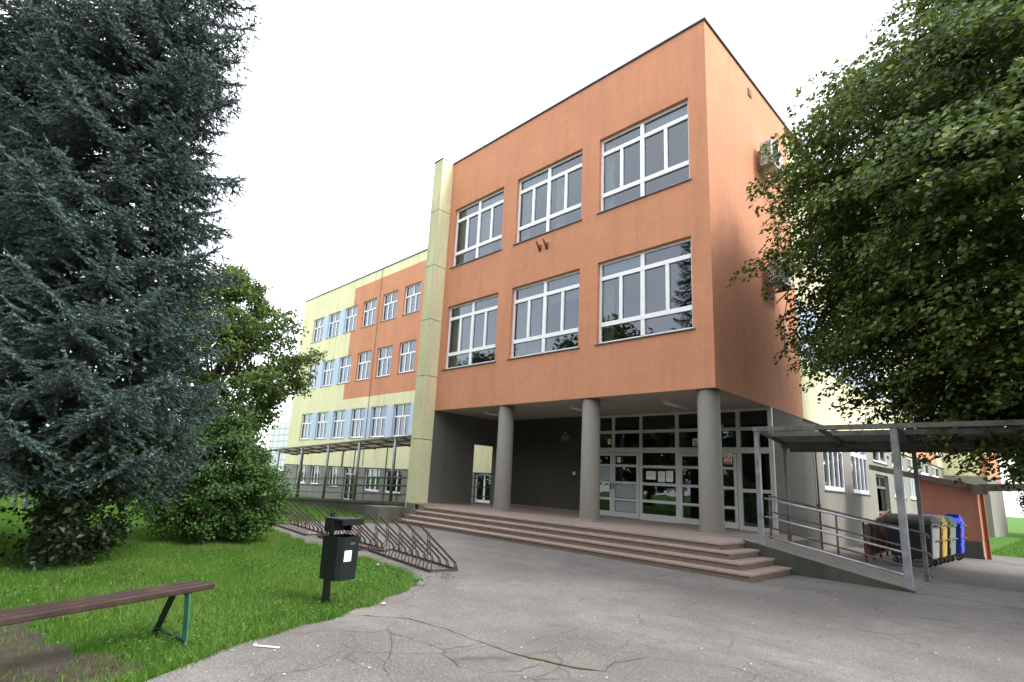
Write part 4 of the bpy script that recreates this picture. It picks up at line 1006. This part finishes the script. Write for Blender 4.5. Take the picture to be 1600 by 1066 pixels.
# ---- generic broadleaf
def broad(name, label, loc, trunk_h, prof, ncl, per, lsize, mat, spread=.55, cat='tree', group=None, stems=1, stem_r=.12, seed=1, bare=.0, partname='crown'):
    r2_ = np.random.default_rng(seed); random.seed(seed)
    e = empty(name, loc); tag(e, label, cat, group)
    tb = MB(); zt = prof[-1][0]
    pz = [p[0] for p in prof]; pr = [p[1] for p in prof]
    for k in range(stems):
        a = 2*math.pi*k/stems + .4; q = (math.cos(a)*pr[len(pr)//2]*.4*(stems > 1), math.sin(a)*pr[len(pr)//2]*.4*(stems > 1), zt*.8)
        tb.tube([(math.cos(a)*.15*(stems > 1), math.sin(a)*.15*(stems > 1), -.1), (q[0]*.4, q[1]*.4, zt*.35), q], [stem_r, stem_r*.7, stem_r*.2], 8)
    C_ = []
    ph = r2_.uniform(0, 6, 4); Rmx = max(pr)
    while len(C_) < ncl:
        z = r2_.uniform(pz[0], pz[-1]); a = r2_.uniform(0, 2*math.pi); Rm = np.interp(z, pz, pr)
        if r2_.uniform() > Rm/Rmx + .05: continue
        lump = 1 + .15*math.sin(3*a+z*1.3+ph[0]) + .13*math.sin(5*a-z*2.3+ph[1]) + .06*math.sin(4*z+ph[2])
        f = (1 - abs(r2_.normal(0, .16)) if r2_.uniform() < .7 else r2_.uniform(.3, .9))*lump
        C_.append((Rm*f*math.cos(a), Rm*f*math.sin(a), z))
    C_ = np.array(C_)
    for i in range(0, min(60, len(C_))):
        c = C_[i]; limb(tb, (0, 0, max(.1, c[2]*.55)), tuple(c), stem_r*.35, .008, 5, .08)
    tb.build('trunk', M['bark'], e)
    ci = np.repeat(np.arange(len(C_)), per); n = len(ci)
    d = unit(r2_.normal(0, 1, (n, 3)))*(r2_.uniform(0, 1, n)**.6)[:, None]*spread; d[:, 2] *= .6
    P = C_[ci] + d; out = unit(C_[ci]*np.array([1, 1, 0]) + 1e-6)
    V, F = leaves(P, out*.5 + np.array([0, 0, .8]), lsize, .75, .16, .55, .3)
    np_mesh(partname, V, F, M[mat], parent=e)
    return e

broad('leafy_tree', 'mid green broadleaf tree beyond the bush beside the far wing end', (-21.3, -5.0, -.4), 3, [(3.0, 1.6), (4.4, 3.0), (6.0, 3.8), (7.6, 3.7), (9.0, 2.9), (10.2, 1.7), (11.4, .2)], 470, 90, .17, 'bgleaf', .62, stem_r=.2, seed=3)
broad('round_bush', 'rounded dense green bush on the lawn right of the blue spruce', (-6.05, -9.15, 0), 0, [(.12, .8), (.4, 1.1), (1.0, 1.22), (1.55, 1.05), (1.95, .75), (2.2, .45), (2.45, .12)], 430, 95, .062, 'bushleaf', .26, 'bush', stems=4, stem_r=.04, seed=5, partname='foliage')
broad('leggy_bush', 'tall loose shoots rising behind the rounded bush', (-6.6, -8.6, 0), 0, [(.8, .4), (1.8, .55), (2.4, .5), (3.0, .3), (3.4, .08)], 16, 50, .075, 'bushleaf', .28, 'bush', stems=3, stem_r=.03, seed=9, partname='foliage')
broad('broadleaf_sapling', 'dark broad leaved saplings around the foot of the blue spruce', (-3.75, -11.72, 0), 0, [(.1, .4), (.5, .5), (.9, .7), (1.3, .95), (1.8, .95)], 170, 28, .085, 'darkleaf', .30, 'sapling', stems=5, stem_r=.03, seed=12, partname='foliage')
for k, (x, y, h, rr, lab) in enumerate(((-29, -12.2, 2.6, 2.2, 'low hedge bush at the far left edge of the lawn'), (-33, -7.5, 3.6, 2.6, 'taller hedge bush behind the bush and the spruce'), (-36, -2.5, 3.0, 2.4, 'hedge bush right of the taller one, near the white building'), (-26, -16.5, 3.2, 2.6, 'hedge bush left of the low one, beyond the picture edge'))):
    broad('hedge_bush', lab, (x, y, -.4), 0, [(.2, rr*.8), (h*.4, rr), (h*.8, rr*.7), (h, rr*.2)], 200, 70, .13, 'bushleaf', .55, 'bush', 'hedge bushes at the far end of the lawn', 3, .08, 20+k, partname='foliage')
for k, (x, y, h, rr, lab) in enumerate(((5.2, 46, 7.5, 2.8, 'dark tree beyond the right wing, nearest its end'), (9.5, 42, 8.5, 3.4, 'dark tree beyond the right lawn at the picture edge'), (6.2, 38, 3.2, 1.6, 'light green shrub on the lawn beyond the right wing'))):
    broad('distant_tree' if h > 4 else 'garden_shrub', lab, (x, y, 0), 0, [(.3, rr*.7), (h*.35, rr), (h*.7, rr*.8), (h, rr*.15)], 260, 70, .18, 'darkleaf' if h > 4 else 'bushleaf', .7, 'tree' if h > 4 else 'shrub', None, 1, .15, 40+k)

t0_ = broad('yard_tree', 'tall green tree across the yard opposite the entrance, nearest the path', (14, -34, 0), 4, [(1.5, 2.5), (4, 4.5), (7, 5.2), (10, 4.4), (12.5, 2.4), (13.5, .4)], 300, 70, .38, 'bgleaf', 1.3, 'tree', 'trees across the yard', 1, .3, 61)
for k, (x, y, sc_) in enumerate(((5, -36, .9), (-5, -33, 1.0), (-14, -36, .85), (-24, -31, 1.05), (24, -30, 1.0), (33, -20, .95), (-34, -26, .9))):
    t_ = copy_tree(t0_); t_.location = (x, y, 0); t_.rotation_euler = (0, 0, k*1.3); t_.scale = (sc_*1.2, sc_*1.2, sc_*1.22)
    t_['label'] = ['second tree in the row across the yard from the entrance', 'third tree in the row across the yard from the entrance', 'fourth tree in the row across the yard, a smaller one', 'fifth and tallest tree in the row across the yard', 'yard tree right of the path behind the viewer', 'yard tree at the far right of the path behind the viewer', 'last yard tree at the far left behind the spruces'][k]

# ---- blue spruce
def spruce():
    r3 = np.random.default_rng(21); random.seed(21)
    X, Y = -4.0, -11.95; e = empty('blue_spruce', (X, Y, 0)); tag(e, 'tall blue spruce filling the left side of the lawn', 'tree')
    H_ = 16.0
    tb = MB(); tb.tube([(0, 0, -.1), (0, 0, 2), (.05, 0, 6), (0, .05, 10), (0, 0, H_)], [.17, .15, .12, .08, .02], 12)
    tw_p, tw_d, tw_l = [], [], []
    z = 1.6; wi = 0
    while z < H_ - .4:
        f = (H_ - z)/(H_ - 1.5); Lr = 1.84*(1 - z/27.) + .04
        nb = 10 if z < 9 else 6; a0 = r3.uniform(0, 6.28)
        for b in range(nb):
            a = a0 + 2*math.pi*b/nb + r3.normal(0, .2); L_ = Lr*r3.uniform(.68, 1.14); zz = z + r3.uniform(-.07, .07)
            dirh = np.array([math.cos(a), math.sin(a), 0.]); side = np.array([-math.sin(a), math.cos(a), 0.])
            droop = .26 + .10*r3.uniform(); S_ = max(7, int(L_/.12))
            pts = []
            for i in range(S_+1):
                t = i/S_; pts.append(dirh*L_*t + np.array([0, 0, zz + L_*(-droop*t*1.25 + .30*t**3)]))
            tb.tube([tuple(p) for p in pts[::2]] + [tuple(pts[-1])], [max(.006, .03*(1 - i/(S_/2+1))) for i in range(len(pts[::2])+1)], 5)
            for i in range(1, S_+1):
                t = i/S_
                if t < .28: continue
                p = pts[i]; dn = pts[i] - pts[i-1]; dn /= np.linalg.norm(dn)
                dens = 1
                for sgn in (-1, 1):
                    bl = L_*.50*(1.14 - t)*r3.uniform(.7, 1.2) + .17
                    ang = R(52) + r3.normal(0, .12)
                    bd_ = dn*math.cos(ang) + side*sgn*math.sin(ang); bd_[2] -= .24 + r3.uniform(0, .34); bd_ /= np.linalg.norm(bd_)
                    # main axis of the branchlet
                    ns = max(1, int(bl/.12))
                    for k in range(ns):
                        q = p + bd_*bl*k/ns; 
                        q[2] += -.05*(k/ns)**2
                        tw_p.append(q); tw_d.append(bd_); tw_l.append(bl/ns*1.1)
                        if k >= 0 and t > .3:
                            for s2 in (-1, 1):
                                sd_ = bd_*.72 + dn*(.62*s2*sgn if s2*sgn > 0 else .1) + np.array([0, 0, r3.normal(.02, .16)]) + side*r3.normal(0, .25)*s2
                                if s2 < 0: sd_ = bd_*.75 - dn*.55 + np.array([0, 0, r3.normal(0, .15)])
                                sd_ = sd_/np.linalg.norm(sd_); tw_p.append(q); tw_d.append(sd_); tw_l.append(r3.uniform(.11, .20))
                tw_p.append(p); tw_d.append(dn); tw_l.append(.18)
                if r3.uniform() < .75:
                    ud = dn*.6 + np.array([0, 0, -.7 if r3.uniform() < .6 else .5]) + side*r3.normal(0, .4); ud /= np.linalg.norm(ud); tw_p.append(p); tw_d.append(ud); tw_l.append(r3.uniform(.14, .26))
        z += .27 if z < 9 else .5; wi += 1
    tb.build('trunk', M['bark'], e)
    P = np.array(tw_p); Dd = np.array(tw_d); Ll = np.array(tw_l); n = len(P)
    # twig stems + needles
    k = 40
    ti = np.repeat(np.arange(n), k); m = len(ti)
    t = r3.uniform(0, 1, m); a = r3.uniform(0, 2*math.pi, m)
    d = Dd[ti]; ref = np.tile(np.array([0., 0, 1]), (m, 1)); s = unit(np.cross(d, ref)); u = np.cross(s, d)
    rad = s*np.cos(a)[:, None] + u*np.sin(a)[:, None]
    base = P[ti] + d*(t*Ll[ti])[:, None]
    nd = unit(d*.75 + rad*.85 + np.array([0, 0, .12])); ln = r3.uniform(.024, .040, m)[:, None]
    wv = unit(np.cross(nd, rad + .3*d))*.0066
    V = np.stack([base - wv, base + wv, base + nd*ln], 1).reshape(-1, 3); F = np.arange(m*3).reshape(-1, 3)
    print('spruce twigs', n, 'needles', m)
    np_mesh('needles', V, F, M['needle'], parent=e)
    # green-brown twig cores
    s0 = unit(np.cross(Dd, np.array([0, 0, 1.]) + 1e-3)); u0 = np.cross(s0, Dd); V = []; 
    q = P + Dd*Ll[:, None]
    rr = .006
    A = [P + s0*rr, P - s0*rr*.5 + u0*rr*.87, P - s0*rr*.5 - u0*rr*.87, q]
    V = np.stack(A, 1).reshape(-1, 3); kk = np.arange(n)*4
    F = np.concatenate([np.stack([kk, kk+1, kk+3], 1), np.stack([kk+1, kk+2, kk+3], 1), np.stack([kk+2, kk, kk+3], 1)])
    np_mesh('twigs', V, F, M['bark'], parent=e)
    e2 = copy_tree(e); e2.location = (-6.9, -13.6, 0); e2.rotation_euler = (0, 0, 2.1); e2.scale = (1.05, 1.05, 1.05)
    tag(e2, 'second blue spruce standing behind the first at the left picture edge', 'tree')
spruce()

# ------------------------------------------------------------------ grass
def grass():
    r4 = np.random.default_rng(5); Vs = []; n0 = 0
    poly = eA + [(-9.1, 13.8), (3.0, 13.8), (3.45, 13.9), (60, 15.5), (60, -40)]
    def blades(n, x0, x1, y0, y1, h, wd, keep=None):
        x = r4.uniform(x0, x1, n); y = r4.uniform(y0, y1, n)
        m = ~inpoly(x, y, poly); dsoil = inpoly(x, y, dirt_poly); m &= ~(dsoil & (r4.uniform(0, 1, n) < .66))
        pat = np.sin(x*2.1+np.sin(y*1.3)*2)*np.sin(y*2.7+x)*.5+.5
        m &= r4.uniform(0, 1, n) < (.6 + .4*pat)
        if keep is not None: m &= keep(x, y)
        x = x[m]; y = y[m]; pat = pat[m]; n = len(x)
        z = np.array([gz(a, b) for a, b in zip(x, y)]) - .01
        a = r4.uniform(0, 6.28, n); hh = h*r4.uniform(.5, 1.3, n)*(.75+.5*pat); lean = r4.normal(0, .35, (n, 2))*hh[:, None]
        w2 = wd*r4.uniform(.6, 1.3, n); cx_, sy_ = np.cos(a)*w2/2, np.sin(a)*w2/2
        b0 = np.stack([x-cx_, y-sy_, z], 1); b1_ = np.stack([x+cx_, y+sy_, z], 1); tp = np.stack([x+lean[:, 0], y+lean[:, 1], z+hh], 1)
        return np.stack([b0, b1_, tp], 1).reshape(-1, 3)
    SGN = 1.0
    def edge_blades(n):
        E_ = np.array([p for p in eA if -9.2 < p[0] and p[1] > -15]); i = r4.integers(0, len(E_)-1, n); t = r4.uniform(0, 1, n)[:, None]
        P = E_[i]*(1-t) + E_[i+1]*t; d = E_[i+1] - E_[i]; d = d/np.linalg.norm(d, axis=1, keepdims=True).clip(1e-6)
        nrm = np.stack([-d[:, 1], d[:, 0]], 1); off = r4.gamma(1.6, .05, n) - .05; P = P + nrm*off[:, None]*SGN
        clump = np.sin(P[:, 0]*7+P[:, 1]*3)*np.sin(P[:, 1]*9) ; m = r4.uniform(0, 1, n) < .45 + .5*clump; P = P[m]; n = len(P)
        a = r4.uniform(0, 6.28, n); hh = .085*r4.uniform(.4, 1.4, n); lean = r4.normal(0, .5, (n, 2))*hh[:, None]; w2 = .008*r4.uniform(.6, 1.3, n)
        cx_, sy_ = np.cos(a)*w2/2, np.sin(a)*w2/2; z = np.zeros(n)
        return np.stack([np.stack([P[:, 0]-cx_, P[:, 1]-sy_, z], 1), np.stack([P[:, 0]+cx_, P[:, 1]+sy_, z], 1), np.stack([P[:, 0]+lean[:, 0], P[:, 1]+lean[:, 1], z+hh], 1)], 1).reshape(-1, 3)
    V = np.concatenate([
        blades(330000, -7.5, 2.0, -13.8, -7.3, .060, .008),
        edge_blades(30000),
        blades(90000, -16, -7.5, -14, -6.6, .07, .014),
        blades(110000, -30, -9.2, -7.0, 1.8, .08, .022),
        blades(120000, -34, -12, -22, -6.8, .10, .030),
        blades(40000, 3.2, 16, 14, 34, .09, .045)])
    tag(np_mesh('grass', V, np.arange(len(V)).reshape(-1, 3), M['blade']), 'short green grass covering the lawns', 'grass', kind='stuff')
    # broad-leaved weeds and clover
    n = 17000; x = r4.uniform(-4.5, 1.7, n); y = r4.uniform(-13.0, -7.4, n)
    m = ~inpoly(x, y, poly); m &= ~(inpoly(x, y, dirt_poly) & (r4.uniform(0, 1, n) < .92)); cl_ = np.sin(x*3.1+1)*np.sin(y*3.7+x*1.4)
    near = np.zeros(n, bool)
    for (ax, ay) in eA[::2]: near |= (x-ax)**2 + (y-ay)**2 < .55
    m &= ((cl_ > -.1) & (r4.uniform(0, 1, n) < .25+.5*np.clip(cl_, 0, 1))) | (near & (r4.uniform(0, 1, n) < .7)); x = x[m]; y = y[m]
    P = np.stack([x, y, r4.uniform(.015, .085, len(x))], 1)
    Vv, Ff = leaves(P, np.tile(np.array([0, 0, 1.]), (len(P), 1)), .036, .7, .1, .55)
    tag(np_mesh('weeds', Vv, Ff, M['weed']), 'clover and broad leaved weeds along the lawn edge', 'weeds', kind='stuff')
    # small growth at the step foot and lawn tufts in cracks
    P = []
    for (px, py, k, s) in ((1160, 905, 60, .10), (1172, 898, 40, .06), (788, 843, 30, .08), (650, 915, 30, .06), (700, 905, 16, .06)):
        gx_, gy_ = G(px, py)
        P.append(np.stack([gx_ + r4.normal(0, s*1.3, k), gy_ + r4.normal(0, s*.6, k), r4.uniform(.01, .12, k)], 1))
    P = np.concatenate(P); Vv, Ff = leaves(P, np.tile(np.array([0, 0, 1.]), (len(P), 1)), .055, .5, .1, .8)
    tag(np_mesh('step_weeds', Vv, Ff, M['weed']), 'small weeds sprouting at the foot of the granite steps', 'weeds', kind='stuff')
grass()
